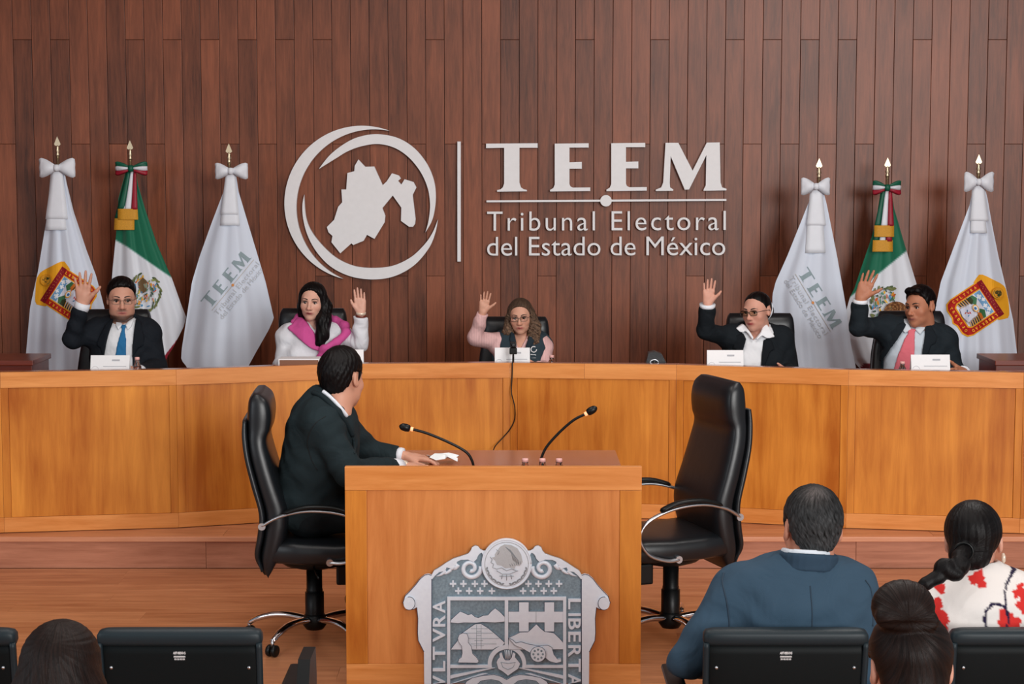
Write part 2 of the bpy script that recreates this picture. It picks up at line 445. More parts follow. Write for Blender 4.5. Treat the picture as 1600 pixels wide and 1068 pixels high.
dais_slab('worktop', .03, .42, ZWT - ZD - .03, ZWT - ZD, M['top'])
dais_slab('ledge', .0302, .10, HF - .03, HF - .0015, M['top'])
dais_slab('modesty_board', .16, .175, .02, ZWT - ZD - .031, M['honey_v'])
# dark wooden end cabinets standing behind the dais ends
for (xa, xb, yt, nm) in ((-60, 51, 563, 'red-brown wooden cabinet top behind the dais beside the left flag with coloured shield'), (1555, 1700, 563, 'red-brown wooden cabinet corner behind the dais beside the right flag with coloured shield')):
    a = P(xa, yt, 10.35); b = P(xb, yt, 10.35)
    t = thing('side_cabinet', nm, 'cabinet', ((a.x + b.x) / 2, 10.55, ZD)); hw = (b.x - a.x) / 2; zt = a.z - ZD
    box('carcass', (-hw + .01, -.18, 0), (hw - .01, .2, zt - .03), M['redwood'], t, .003)
    box('cabinet_top', (-hw, -.2, zt - .03), (hw, .22, zt), M['redwood'], t, .004)
    box('door', (-hw + .03, -.19, .05), (hw - .03, -.1805, zt - .06), M['redwood'], t, .002)
# ---------------------------------------------------------------- wall sign
YSG = YW - .035
def c3(p): return (430 + p[0] / 3.955, 180 + p[1] / 3.955)
def c4(p): return (690 + p[0] / 3.265, 190 + p[1] / 3.265)
sgo = P(800, 316, YSG)
sign = thing('wall_sign', 'large pale metal institution sign with ring emblem and raised letters on the dark plank wall', 'sign', sgo)
def sf(x, y, d):
    q = P(x, y, YSG); return Vector((q.x - sgo.x, d, q.z - sgo.z))
T0, T1 = -.012, .022
def spr(name, pts): return prism(name, pts, sf, T0, T1, M['steel'], sign)
def cres(a, mo, mi, b):
    o = arc3(a, mo, b, 60); i = arc3(a, mi, b, 60); return o + i[::-1][1:-1]
spr('crescent', cres((609.5, 204.5), (444.7, 316), (463.6, 316), (536, 435)))
def cres2(a, o, i, b, n=12):
    oo = [(v.x, v.y) for v in spline([Vector((p[0], p[1], 0)) for p in [a] + o + [b]], n)]
    ii = [(v.x, v.y) for v in spline([Vector((p[0], p[1], 0)) for p in [a] + i + [b]], n)]
    return [c3(p) for p in oo + ii[::-1][1:-1]]
spr('crescent', cres2((270, 332), [(345, 240), (450, 163), (540, 128), (640, 117), (760, 141), (862, 205), (940, 302), (982, 405), (993, 500), (985, 590), (965, 660)], [(370, 270), (450, 222), (540, 190), (640, 178), (740, 202), (828, 262), (900, 352), (943, 450), (957, 540), (955, 600), (945, 665)], (928, 724)))
spr('crescent', cres2((180, 490), [(169, 560), (176, 650), (205, 750), (262, 850), (350, 938), (470, 995), (610, 1013), (740, 992), (860, 925), (950, 820), (990, 725)], [(190, 620), (222, 710), (290, 800), (380, 880), (490, 930), (610, 942), (730, 928), (840, 875), (925, 795), (975, 720)], (1006, 642)))
mp_ = [(515, 273), (557, 318), (613, 316), (665, 432), (690, 408), (722, 358), (765, 372), (777, 390), (760, 405), (780, 428), (800, 395), (855, 412), (873, 445), (850, 492), (868, 640), (865, 670), (852, 688), (828, 688), (778, 652), (780, 570), (727, 495), (663, 573), (681, 620), (677, 660), (614, 763), (568, 738), (547, 775), (483, 801), (472, 790), (403, 852), (348, 783), (355, 745), (330, 722), (320, 690), (365, 645), (390, 565), (415, 537), (410, 458), (440, 458), (447, 357), (490, 345), (492, 313)]
spr('state_map', [c3(p) for p in mp_])
spr('divider_bar', [(714.7, 221), (720, 221), (720, 408.3), (714.7, 408.3)])
Tl = [(227, 112), (490, 110), (490, 133), (397, 133), (397, 310), (405, 335), (418, 344), (435, 348), (435, 355), (283, 357), (283, 349), (300, 345), (312, 335), (319, 315), (319, 133), (227, 135)]
El = [(577, 112), (750, 110), (750, 132), (652, 132), (652, 207), (715, 205), (715, 240), (652, 240), (652, 318), (657, 330), (670, 336), (758, 335), (758, 353), (553, 356), (553, 348), (570, 338), (577, 320)]
Ml = [(1142, 108), (1207, 108), (1280, 250), (1352, 107), (1418, 106), (1422, 310), (1430, 335), (1453, 342), (1452, 350), (1335, 352), (1337, 344), (1347, 325), (1350, 170), (1262, 345), (1240, 347), (1168, 175), (1163, 310), (1165, 335), (1182, 346), (1180, 352), (1092, 353), (1093, 346), (1120, 335), (1130, 310)]
for L_ in (Tl, El, [(x + 288, y - 2) for x, y in El], Ml): spr('letter', [c4(p) for p in L_])
spr('underline', [c4(p) for p in ((229, 401), (1452, 394), (1452, 404), (229, 411))])
spr('underline_disc', [c4((838 + 29 * math.cos(a * PI / 20), 403 + 29 * math.sin(a * PI / 20))) for a in range(40)]).location.y = -.006
def sign_line(s, xa, xb, ybase, cap, sp_, slope):
    v, f = text_tris(s, -.004, sp_)
    w0, w1 = v[:, 0].min(), v[:, 0].max(); hcap = .729
    tt = text_tris('T')[0]; hcap = tt[:, 1].max()
    q = [c4((xa + (p[0] - w0) / (w1 - w0) * (xb - xa), ybase - p[1] / hcap * cap + slope * (p[0] - w0) / (w1 - w0))) for p in v]
    for ts in islands(v, f):
        ids = sorted({i for t in ts for i in t}); mpi = {k: n for n, k in enumerate(ids)}
        bm = bmesh.new(); solid_text(bm, [q[i] for i in ids], [tuple(mpi[i] for i in t) for t in ts], sf, T0, T1)
        bmobj('letter', bm, M['steel'], sign)
sign_line('Tribunal Electoral', 232, 1449, 556, 98, 1.18, -4)
sign_line('del Estado de México', 232, 1446, 683, 96, 1.0, -3)
for (x, y_) in ((455, 310), (600, 215), (560, 425), (575, 330), (717, 240), (717, 390), (800, 260), (874, 260), (963, 260), (1045, 270)):
    q = sf(x, y_, 0); box('wall_spacer', (q.x - .006, T1 - .001, q.z - .006), (q.x + .006, .031, q.z + .006), M['satin'], sign)
# ---------------------------------------------------------------- front desk with plaque
YD, ZDT, ZDW = 7.2, .932, .77
a = P(538.5, 729, YD); b = P(1003, 729, YD)
dcx = (a.x + b.x) / 2; dhw = (b.x - a.x) / 2; ZDT = a.z; ppm = 465 / (2 * dhw)
desk = thing('front_desk', 'honey wooden desk standing on the floor in the middle, carved shield on its front', 'desk', (dcx, YD, 0))
rw = 37 / ppm; sw = 34 / ppm
zb = .001; brz = P(800, 1037, YD).z
box('top_rail', (-dhw, 0, ZDT - rw), (dhw, .035, ZDT), M['honey_h'], desk, .002)
box('bottom_rail', (-dhw, 0, zb), (dhw, .035, brz), M['honey_h'], desk, .002)
for s in (-1, 1):
    x1, x2 = sorted((s * dhw, s * (dhw - sw)))
    box('stile', (x1, 0, brz + .0006), (x2, .035, ZDT - rw - .0006), M['honey_v'], desk, .002)
box('panel', (-dhw + sw + .0006, .006, brz + .001), (dhw - sw - .0006, .03, ZDT - rw - .001), M['desk_v'], desk)
DB = 8.68 - YD
box('worktop', (-dhw + .022, .036, ZDW - .03), (dhw - .022, DB, ZDW), M['top'], desk, .002)
for s in (-1, 1):
    x1, x2 = sorted((s * (dhw - .05), s * (dhw - .35)))
    box('support_panel', (x1, DB - .06, zb), (x2, DB - .035, ZDW - .031), M['desk_v'], desk, .002)
# plaque
def cq(p): return (620 + p[0] / 4.488, 830 + p[1] / 4.488)
po = P(792, 960, YD); 
plaque = thing('carved_shield', 'white and grey carved coat of arms shield fixed to the front of the middle desk', 'plaque', (po.x, YD, po.z))
def pf(x, y, d):
    q = P(*cq((x, y)), YD); z = max(q.z, .035); return Vector((q.x - po.x, d, z - po.z))
def pp(name, polys, y0, mat, par=None, y1=-.001, fn=pf):
    bm = bmesh.new()
    for p in polys: bm_prism(bm, p, fn, y0, y1)
    return bmobj(name, bm, mat, par or plaque)
BT = 1290
def mir(p): return [(1540 - x, y) for x, y in p][::-1]
top_o = [(235, 318), (262, 268), (300, 245), (345, 215), (395, 185), (450, 168), (500, 150), (518, 130), (528, 105), (550, 93), (572, 100), (585, 118), (604, 128)]
pp('backing', [top_o + mir(top_o) + [(1300, BT), (240, BT)]], -.012, M['emb_g'])
band_i = [(618, 180), (596, 140), (575, 150), (560, 185), (540, 205), (500, 188), (450, 190), (420, 205), (428, 232), (405, 228), (380, 250), (350, 243), (340, 268), (300, 275), (270, 300), (250, 325)]
pp('cresting', [top_o + [(620, 128)] + band_i], -.022, M['emb_w']); pp('cresting', [mir(top_o + [(620, 128)] + band_i)], -.022, M['emb_w'])
for s in (0, 1):
    X = (lambda x: 1540 - x) if s else (lambda x: x)
    pth = []; rr = []
    for i in range(34):
        a_ = -.2 + i / 33 * 2 * PI * 1.32; r = 74 * (1 - i / 33 * .78)
        pth.append(pf(X(518 + r * math.cos(a_)), 252 + r * math.sin(a_), -.014)); rr.append((17 - 3 * i / 33) / 4.488 / ppm)
    tube('volute', pth, rr, M['emb_w'], plaque, 8)
    pth = [pf(X(560 + (28 - i * 1.6) * math.cos(i * .5 + 2.4)), 148 + (28 - i * 1.6) * math.sin(i * .5 + 2.4), -.014) for i in range(14)]
    tube('small_volute', pth, 7 / 4.488 / ppm, M['emb_w'], plaque, 8)
    for (lx, ly, ex, ey, r) in ((405, 232, 358, 268, 14), (380, 262, 318, 292, 12), (345, 268, 275, 308, 12), (430, 225, 395, 262, 16)):
        tube('acanthus_leaf', spline([pf(X(lx), ly, -.014), pf(X((lx + ex) / 2), (ly + ey) / 2 + 8, -.016), pf(X(ex), ey, -.013)], 4), [r * k / 4.488 / ppm for k in (1, 1.1, 1, .9, .75, .55, .4, .25, .1)], M['emb_w'], plaque, 8)
# medal
mc = [(770 + 173 * math.cos(i * PI / 32), 217 + 173 * math.sin(i * PI / 32)) for i in range(64)]
md = pp('medal', [mc], -.03, M['emb_w'])
for r, n_ in ((171, 'medal_rim'), (152, 'medal_inner_rim')):
    pth = [pf(770 + r * math.cos(i * PI / 32), 217 + r * math.sin(i * PI / 32), -.030) for i in range(65)]
    tube(n_, pth, 2.2 / 4.488 / ppm if r < 160 else 5 / 4.488 / ppm, M['emb_m'] if r < 160 else M['emb_w'], md, 6)
E = [(700, 130), (725, 95), (755, 78), (800, 82), (845, 105), (872, 150), (882, 200), (862, 228), (835, 225), (825, 250), (790, 240), (760, 245), (735, 225), (705, 222), (690, 190), (668, 170), (690, 165), (688, 148)]
pp('eagle_body', [E], -.0325, M['emb_e'], md, -.0295)
lines = []
for i in range(7): lines.append([(760 + i * 6, 95 + i * 6), (800 + i * 9, 120 + i * 12), (815 + i * 7, 190 + i * 5)])
for i in range(6): lines.append([(790 + i * 15, 215 - i * 4), (800 + i * 14, 232 - i * 3)])
lines += [[(655, 165), (670, 185), (660, 205), (680, 215), (672, 240), (700, 250), (735, 242), (770, 262), (805, 250), (840, 262)], [(700, 262), (740, 285), (790, 285), (850, 262)], [(740, 290), (735, 320)], [(770, 290), (770, 330)], [(800, 290), (806, 320)], [(720, 300), (822, 300)], [(698, 115), (720, 128), (708, 150)]]
for l in lines: tube('engraved_line', [pf(x, y_, -.0325) for x, y_ in l], 1.9 / 4.488 / ppm, M['emb_l'], md, 5)
bm = bmesh.new()
for i in range(22):
    a_ = math.radians(12 + i * 156 / 21); cx_, cy_ = 770 + 140 * math.cos(a_), 217 + 140 * math.sin(a_)
    if i in (10, 11): continue
    r1, r2 = (11, 6); th = a_ + PI / 2 + (.5 if i % 2 else -.5)
    bm_prism(bm, [(cx_ + r1 * math.cos(t) * math.cos(th) - r2 * math.sin(t) * math.sin(th), cy_ + r1 * math.cos(t) * math.sin(th) + r2 * math.sin(t) * math.cos(th)) for t in [k * PI / 4 for k in range(8)]], pf, -.0325, -.0295)
o = bmobj('wreath_leaves', bm, M['emb_l'], md); o['kind'] = 'stuff'
def plus(cx_, cy_, r=23, w_=6):
    return [(cx_ - w_, cy_ - r), (cx_ + w_, cy_ - r), (cx_ + w_, cy_ - w_), (cx_ + r, cy_ - w_), (cx_ + r, cy_ + w_), (cx_ + w_, cy_ + w_), (cx_ + w_, cy_ + r), (cx_ - w_, cy_ + r), (cx_ - w_, cy_ + w_), (cx_ - r, cy_ + w_), (cx_ - r, cy_ - w_), (cx_ - w_, cy_ - w_)]
for x_ in (395, 468, 548, 615, 922, 993, 1065, 1137): pp('little_cross', [plus(x_, 360)], -.017, M['emb_w'], None, -.011)
for x_ in (432, 508, 585, 667, 885, 955, 1030, 1100): pp('little_cross', [plus(x_, 410)], -.017, M['emb_w'], None, -.011)
scr = [(247, 300), (222, 292), (197, 298), (165, 325), (135, 365), (95, 410), (60, 445), (45, 490), (58, 522), (90, 540), (122, 536), (142, 522), (150, 600), (148, 700), (152, 755), (175, 800), (192, 835), (195, BT), (247, BT)]
for s in (0, 1):
    q = mir(scr) if s else scr
    pp('scroll_side', [q], -.02, M['emb_w'])
    X = (lambda x: 1540 - x) if s else (lambda x: x)
    tube('scroll_outline', [pf(X(x), y_, -.0195) for x, y_ in scr[:17]], 2.6 / 4.488 / ppm, M['emb_d'], plaque, 6)
    tube('scroll_inner_line', [pf(X(247), 320, -.0195), pf(X(247), 1200, -.0195)], 3.2 / 4.488 / ppm, M['emb_d'], plaque, 6)
    cc = [(X(90 + 40 * math.cos(t * PI / 12)), 492 + 46 * math.sin(t * PI / 12)) for t in range(24)]
    pp('scroll_curl', [cc], -.028, M['emb_w'])
    tube('scroll_curl_line', [pf(x, y_, -.0275) for x, y_ in cc[-7:] + cc[:9]], 2.4 / 4.488 / ppm, M['emb_d'], plaque, 6)
def rc(x1, y1, x2, y2): return [(x1, y1), (x2, y1), (x2, y2), (x1, y2)]
pp('shield_frame', [rc(355, 450, 1187, 473), rc(355, 473, 376, BT), rc(1165, 473, 1187, BT)], -.022, M['emb_w'])
pp('centre_bar', [rc(757, 473, 781, 795)], -.021, M['emb_w'])
pp('cross_bar', [rc(376, 926, 655, 946), rc(885, 926, 1165, 946)], -.021, M['emb_w'])
arch = arc3((640, 945), (770, 785), (905, 945), 24); archi = arc3((668, 945), (770, 815), (878, 945), 24)
pp('arch', [arch + archi[::-1]], -.0215, M['emb_w'])
pp('ray', [[(376, 1000), (655, 946), (690, 946), (376, 1022)]], -.02, M['emb_w']); pp('ray', [[(1165, 1000), (885, 946), (850, 946), (1165, 1022)]], -.02, M['emb_w'])
pp('ray', [[(376, 1062), (600, 985), (640, 985), (376, 1085)]], -.02, M['emb_w']); pp('ray', [[(1165, 1062), (940, 985), (900, 985), (1165, 1085)]], -.02, M['emb_w'])
def ol(name, poly, y0, lw=3.0, par=None):
    tube(name, [pf(x, y_, y0) for x, y_ in poly + poly[:1]], lw / 4.488 / ppm, M['emb_d'], par or plaque, 5)
def fig(name, poly, y0=-.02, mat='emb_w'):
    o = pp(name, [poly], y0, M[mat], None, -.011); ol('outline', poly, y0 + .0015, 3.0, o); return o
fig('mountains', [(378, 628), (385, 608), (415, 580), (445, 553), (470, 562), (500, 577), (525, 570), (548, 590), (572, 598), (605, 582), (640, 578), (665, 550), (690, 530), (722, 555), (756, 590), (756, 622), (690, 628), (600, 624), (560, 630), (470, 628), (430, 634)])
py = fig('pyramid', [(380, 818), (400, 790), (425, 760), (440, 715), (470, 695), (520, 660), (550, 640), (590, 638), (640, 668), (700, 718), (757, 770), (740, 790), (700, 800), (672, 818)])
for l in ([(520, 672), (640, 672)], [(480, 703), (675, 703)], [(500, 740), (720, 740)], [(520, 778), (700, 778)], [(560, 645), (560, 810)], [(592, 645), (592, 810)], [(560, 690), (592, 690)], [(560, 720), (592, 720)], [(545, 755), (605, 755)], [(540, 790), (612, 790)]):
    tube('step_line', [pf(x, y_, -.0203) for x, y_ in l], 1.4 / 4.488 / ppm, M['emb_g'], py, 5)
fig('seated_glyph', [(430, 905), (440, 880), (455, 870), (462, 840), (458, 790), (438, 765), (430, 738), (440, 712), (465, 700), (492, 706), (502, 735), (500, 765), (520, 790), (532, 845), (560, 872), (575, 895), (565, 908)], -.027)
for xx in (857, 1035):
    fig('big_cross', [(xx, 487), (xx + 68, 487), (xx + 68, 553), (xx + 130 if xx > 900 else 976, 553), (xx + 130 if xx > 900 else 976, 628), (xx + 68, 628), (xx + 68, 692), (xx, 692), (xx, 628), (783 if xx < 900 else 977, 628), (783 if xx < 900 else 977, 553), (xx, 553)])
fig('hill', [(785, 735), (830, 715), (865, 697), (920, 695), (950, 668), (978, 640), (1010, 672), (1035, 692), (1100, 702), (1140, 740), (1165, 768), (1165, 815), (785, 818)], -.022)
fig('cannon_barrel', [(783, 735), (815, 750), (835, 770), (870, 762), (930, 780), (1000, 790), (1055, 785), (1085, 800), (1100, 850), (1125, 882), (1150, 880), (1150, 900), (1115, 908), (1070, 895), (1040, 870), (1000, 860), (940, 840), (880, 805), (830, 785)], -.027)
wh = fig('cannon_wheel', [(990 + 53 * math.cos(i * PI / 12), 845 + 53 * math.sin(i * PI / 12)) for i in range(24)], -.033)
for i in range(9):
    cx_, cy_ = (990, 845) if i == 8 else (990 + 33 * math.cos(i * PI / 4), 845 + 33 * math.sin(i * PI / 4))
    pp('wheel_hole', [[(cx_ + 8 * math.cos(t * PI / 4), cy_ + 8 * math.sin(t * PI / 4)) for t in range(8)]], -.0335, M['emb_g'], wh, -.0325)
ly = fig('lyre', [(700, 905), (708, 885), (722, 870), (720, 845), (738, 838), (746, 870), (760, 890), (790, 890), (806, 870), (812, 838), (832, 845), (828, 870), (842, 885), (865, 915), (850, 950), (820, 970), (780, 998), (745, 970), (712, 950)], -.024)
for i in range(5): tube('string', [pf(765 + i * 8, 885, -.02), pf(758 + i * 12, 822, -.02)], 3 / 4.488 / ppm, M['emb_w'], ly, 6)
tube('bowl_line', [pf(x, y_, -.0243) for x, y_ in ((730, 905), (745, 940), (780, 955), (815, 940), (832, 905), (780, 912), (730, 905))], 2 / 4.488 / ppm, M['emb_g'], ly, 5)
bk = [(480, 1085), (490, 1040), (530, 1015), (600, 1000), (680, 992), (730, 1005), (770, 1028), (810, 1005), (860, 992), (940, 1000), (1010, 1015), (1050, 1040), (1060, 1085), (1060, 1250), (480, 1250)]
fig('open_book', bk, -.024)
fig('book_page', [(565, 1062), (590, 1035), (660, 1025), (715, 1035), (745, 1062), (745, 1230), (565, 1230)], -.0245, 'emb_g'); fig('book_page', [(820, 1062), (850, 1035), (905, 1025), (975, 1035), (1000, 1062), (1000, 1230), (820, 1230)], -.0245, 'emb_g')
capT = text_tris('T')[0][:, 1].max()
def letter_on(ch, cx_, cy_, w_, h_, rot, fn, y0, y1, mat, par, name='letter', bold=.015):
    v, f = text_tris(ch, bold); v = v - [(v[:, 0].min() + v[:, 0].max()) / 2, (v[:, 1].min() + v[:, 1].max()) / 2]
    v = v / [(v[:, 0].max() - v[:, 0].min()), (v[:, 1].max() - v[:, 1].min())] * [w_, h_]
    c_, s_ = math.cos(rot), math.sin(rot); q = [(cx_ + p[0] * c_ + p[1] * s_, cy_ - (p[1] * c_ - p[0] * s_)) for p in v]
    q = [(cx_ + (p[0] * c_ - p[1] * s_), cy_ - (p[0] * s_ + p[1] * c_)) for p in v]
    bm = bmesh.new(); solid_text(bm, q, f, fn, y0, y1); return bmobj(name, bm, mat, par)
for ch, cy_, w_ in (('A', 520, 85), ('R', 618, 80), ('V', 718, 95), ('T', 845, 90), ('L', 935, 70), ('V', 1045, 90), ('C', 1150, 90)):
    letter_on(ch, 297, cy_, w_, 88, PI / 2, pf, -.02, -.011, M['emb_w'], plaque)
for ch, cy_, w_ in (('L', 500, 72), ('I', 575, 16), ('B', 640, 75), ('E', 730, 70), ('R', 830, 80), ('T', 930, 88), ('A', 1035, 88), ('D', 1135, 80)):
    letter_on(ch, 1245, cy_, w_, 88, -PI / 2, pf, -.02, -.011, M['emb_w'], plaque)
# ---------------------------------------------------------------- office chair
def sup(cx_, cz_, hx, hy, n=24, e=.45):
    out = []
    for j in range(n):
        a_ = 2 * PI * j / n; c_, s_ = math.cos(a_), math.sin(a_)
        out.append((cx_ + hx * math.copysign(abs(c_) ** e, c_), hy * math.copysign(abs(s_) ** e, s_), cz_))
    return out
def loft(name, rings, mat, parent):
    n = len(rings[0]); return meshobj(name, [v for r in rings for v in r], ring_faces(len(rings), n), mat, parent, True)
def smooth_tab(tab, k=5):
    pts = [Vector(t[:3]) for t in tab]; ws = [Vector((t[3], 0, 0)) for t in tab]
    return [(a_.x, a_.y, a_.z, b_.x) for a_, b_ in zip(spline(pts, k), spline(ws, k))]
def make_chair(name, label, group, base_rot=0.3):
    t = thing(name, label, 'chair', (0, 0, 0), 0, group)
    # z, rear x, front x, half width
    DX = .045
    tab = [(z_, a_ + DX * min(1, max(0, (z_ - .35) / .3)), b_ + DX * min(1, max(0, (z_ - .35) / .3)), w_) for z_, a_, b_, w_ in [(.345, -.212, -.196, .19), (.38, -.238, -.178, .215), (.45, -.262, -.155, .235), (.55, -.262, -.14, .245), (.65, -.27, -.148, .245), (.78, -.302, -.188, .24), (.90, -.332, -.222, .23), (.98, -.343, -.238, .218), (1.03, -.345, -.222, .212), (1.10, -.345, -.215, .208), (1.16, -.338, -.228, .20), (1.19, -.318, -.262, .185)]]
    rings = []
    for z, xr, xf, w_ in smooth_tab(tab): rings.append(sup((xr + .018 + xf) / 2, z, (xf - xr - .018) / 2, w_, 28, .42))
    cu = loft('backrest', rings, M['leather'], t)
    tab2 = [(z_, a_ + .014 + DX * min(1, max(0, (z_ - .35) / .3)), b_ + .014 + DX * min(1, max(0, (z_ - .35) / .3)), w_) for z_, a_, b_, w_ in [(.36, -.232, -.212, .185), (.45, -.283, -.255, .232), (.55, -.285, -.252, .245), (.65, -.292, -.262, .245), (.78, -.325, -.292, .238), (.90, -.352, -.322, .228), (1.0, -.364, -.335, .212), (1.07, -.36, -.338, .2)]]
    loft('back_shell', [sup((a_ + b_) / 2, z, (b_ - a_) / 2, w_, 28, .4) for z, a_, b_, w_ in smooth_tab(tab2)], M['leather'], t)
    for s in (-1, 1):
        pts = [(xr + .012, s * (w_ - .010), z) for z, xr, xf, w_ in tab[1:9]]
        tube('piping', spline(pts, 4), .004, M['satin'] if False else M['seatrim'], cu, 6)
    rings = []
    for x, z0, z1, w_ in ((-.2, .44, .50, .20), (-.17, .41, .53, .235), (-.05, .405, .52, .25), (.1, .405, .515, .255), (.22, .405, .52, .25), (.28, .41, .515, .24), (.31, .43, .49, .21)):
        rings.append([(x, p[1], (z0 + z1) / 2 + p[0]) for p in sup(0, 0, (z1 - z0) / 2, w_, 28, .4)])
    loft('seat', rings, M['leather'], t)
    for s in (-1, 1):
        y_ = s * .275
        arm = tube('armrest', spline([(-.215, y_ * .93, .60), (-.14, y_, .645), (-.02, y_ * 1.04, .672), (.12, y_ * 1.05, .66), (.24, y_ * 1.04, .61), (.275, y_ * 1.03, .54), (.23, y_ * 1.01, .465), (.14, y_ * .98, .43), (.08, y_ * .94, .43)], 5), .0125, M['satin'], t, 10, .62)
        tube('arm_pad', spline([(-.12, y_ * 1.01, .662), (-.02, y_ * 1.04, .69), (.1, y_ * 1.05, .686), (.18, y_ * 1.04, .655)], 5), [.008] + [.021] * 14 + [.008], M['black'], arm, 10, .5)
        for (bx, bz) in ((-.215, .60), (.08, .43)):
            v, f = lathe_geo([(.0, -.008), (.0165, -.008), (.0165, .008), (0, .008)], 16)
            v = [Vector((p.x + bx, y_ * .93 + s * .004 + p.z * 1.0, p.y + bz)) for p in v]
            meshobj('arm_bolt', v, f, M['satin'], arm, False)
    v, f = lathe_geo([(0, .40), (.12, .40), (.13, .385), (.10, .36), (.05, .345), (0, .345)], 20); meshobj('tilt_plate', [Vector((p.x * 1.25, p.y * .8, p.z)) for p in v], f, M['black'], t, True)
    tube('height_lever', [(0, -.08, .37), (.02, -.2, .362), (.03, -.27, .36)], .005, M['black'], t, 8)
    lathe('gas_column', [(0, .345), (.036, .345), (.036, .25), (.0375, .248), (.0375, .235), (.043, .233), (.043, .12), (.04, .10), (0, .10)], M['black'], t, 18)
    box('tension_box', (.1, -.035, .27), (.17, .035, .365), M['black'], t, .01)
    hub = lathe('base_hub', [(0, .135), (.04, .135), (.052, .12), (.055, .08), (.04, .058), (0, .056)], M['black'], t, 18)
    for i in range(5):
        a_ = base_rot + i * 2 * PI / 5; c_, s_ = math.cos(a_), math.sin(a_)
        pts = [(r * c_, r * s_, z) for r, z in ((.04, .105), (.12, .118), (.2, .115), (.27, .095), (.315, .07))]
        lg = tube('star_leg', spline(pts, 4), [.021] * 9 + [.019] * 4 + [.016] * 3 + [.014], M['chrome'], t, 10, .75)
        wx, wy = .315 * c_, .315 * s_
        tube('caster_stem', [(wx, wy, .075), (wx, wy, .045)], .008, M['satin'], lg, 8)
        for s in (-1, 1):
            v, f = lathe_geo([(0, -.01), (.02, -.01), (.027, -.006), (.027, .006), (.02, .01), (0, .01)], 16)
            d = Vector((-s_, c_, 0))
            vs = [Vector((wx, wy, .0275)) + d * (p.z + s * .014) + Vector((c_, s_, 0)) * p.x + Vector((0, 0, 1)) * p.y for p in v]
            meshobj('caster_wheel', vs, f, M['black'], lg, True)
    return t
grp = 'high-backed leather office chairs'
YC = 8.0
cL = make_chair('office_chair', 'black leather office chair left of the middle desk, man in dark suit seated on it', grp, 0.35)
cxL = P(492, 985, YC).x; cL.location = (cxL, YC, 0); cL.rotation_euler = (0, 0, math.radians(4)); cL.scale = (1, 1, .968)
cxR = P(1048, 985, YC).x
cR = dup(cL, (cxR, YC + .02, 0), math.radians(180 + 19), 'empty black leather office chair right of the middle desk'); cR.scale = (1, 1, 1)
def dchair(px, ytop, lab, Y):
    q = P(px, ytop, Y); o = dup(cL, (q.x, Y - .33, ZD), -PI / 2, lab); o.scale = (1, 1, (q.z - ZD) / 1.19)
    return o
CY = 11.0
dchair(188.5, 481, 'black leather chair of the man with the blue tie and raised hand', CY)
dchair(492, 479.5, 'black leather chair of the woman wearing the pink scarf', CY)
dchair(806, 492.5, 'black leather chair of the woman in pink shirt and dark vest', CY + .3)
dchair(1184, 487, 'black leather chair of the woman in black blazer with open white collar', CY)
dchair(1417, 483.7, 'black leather chair of the man with the pink tie', CY)
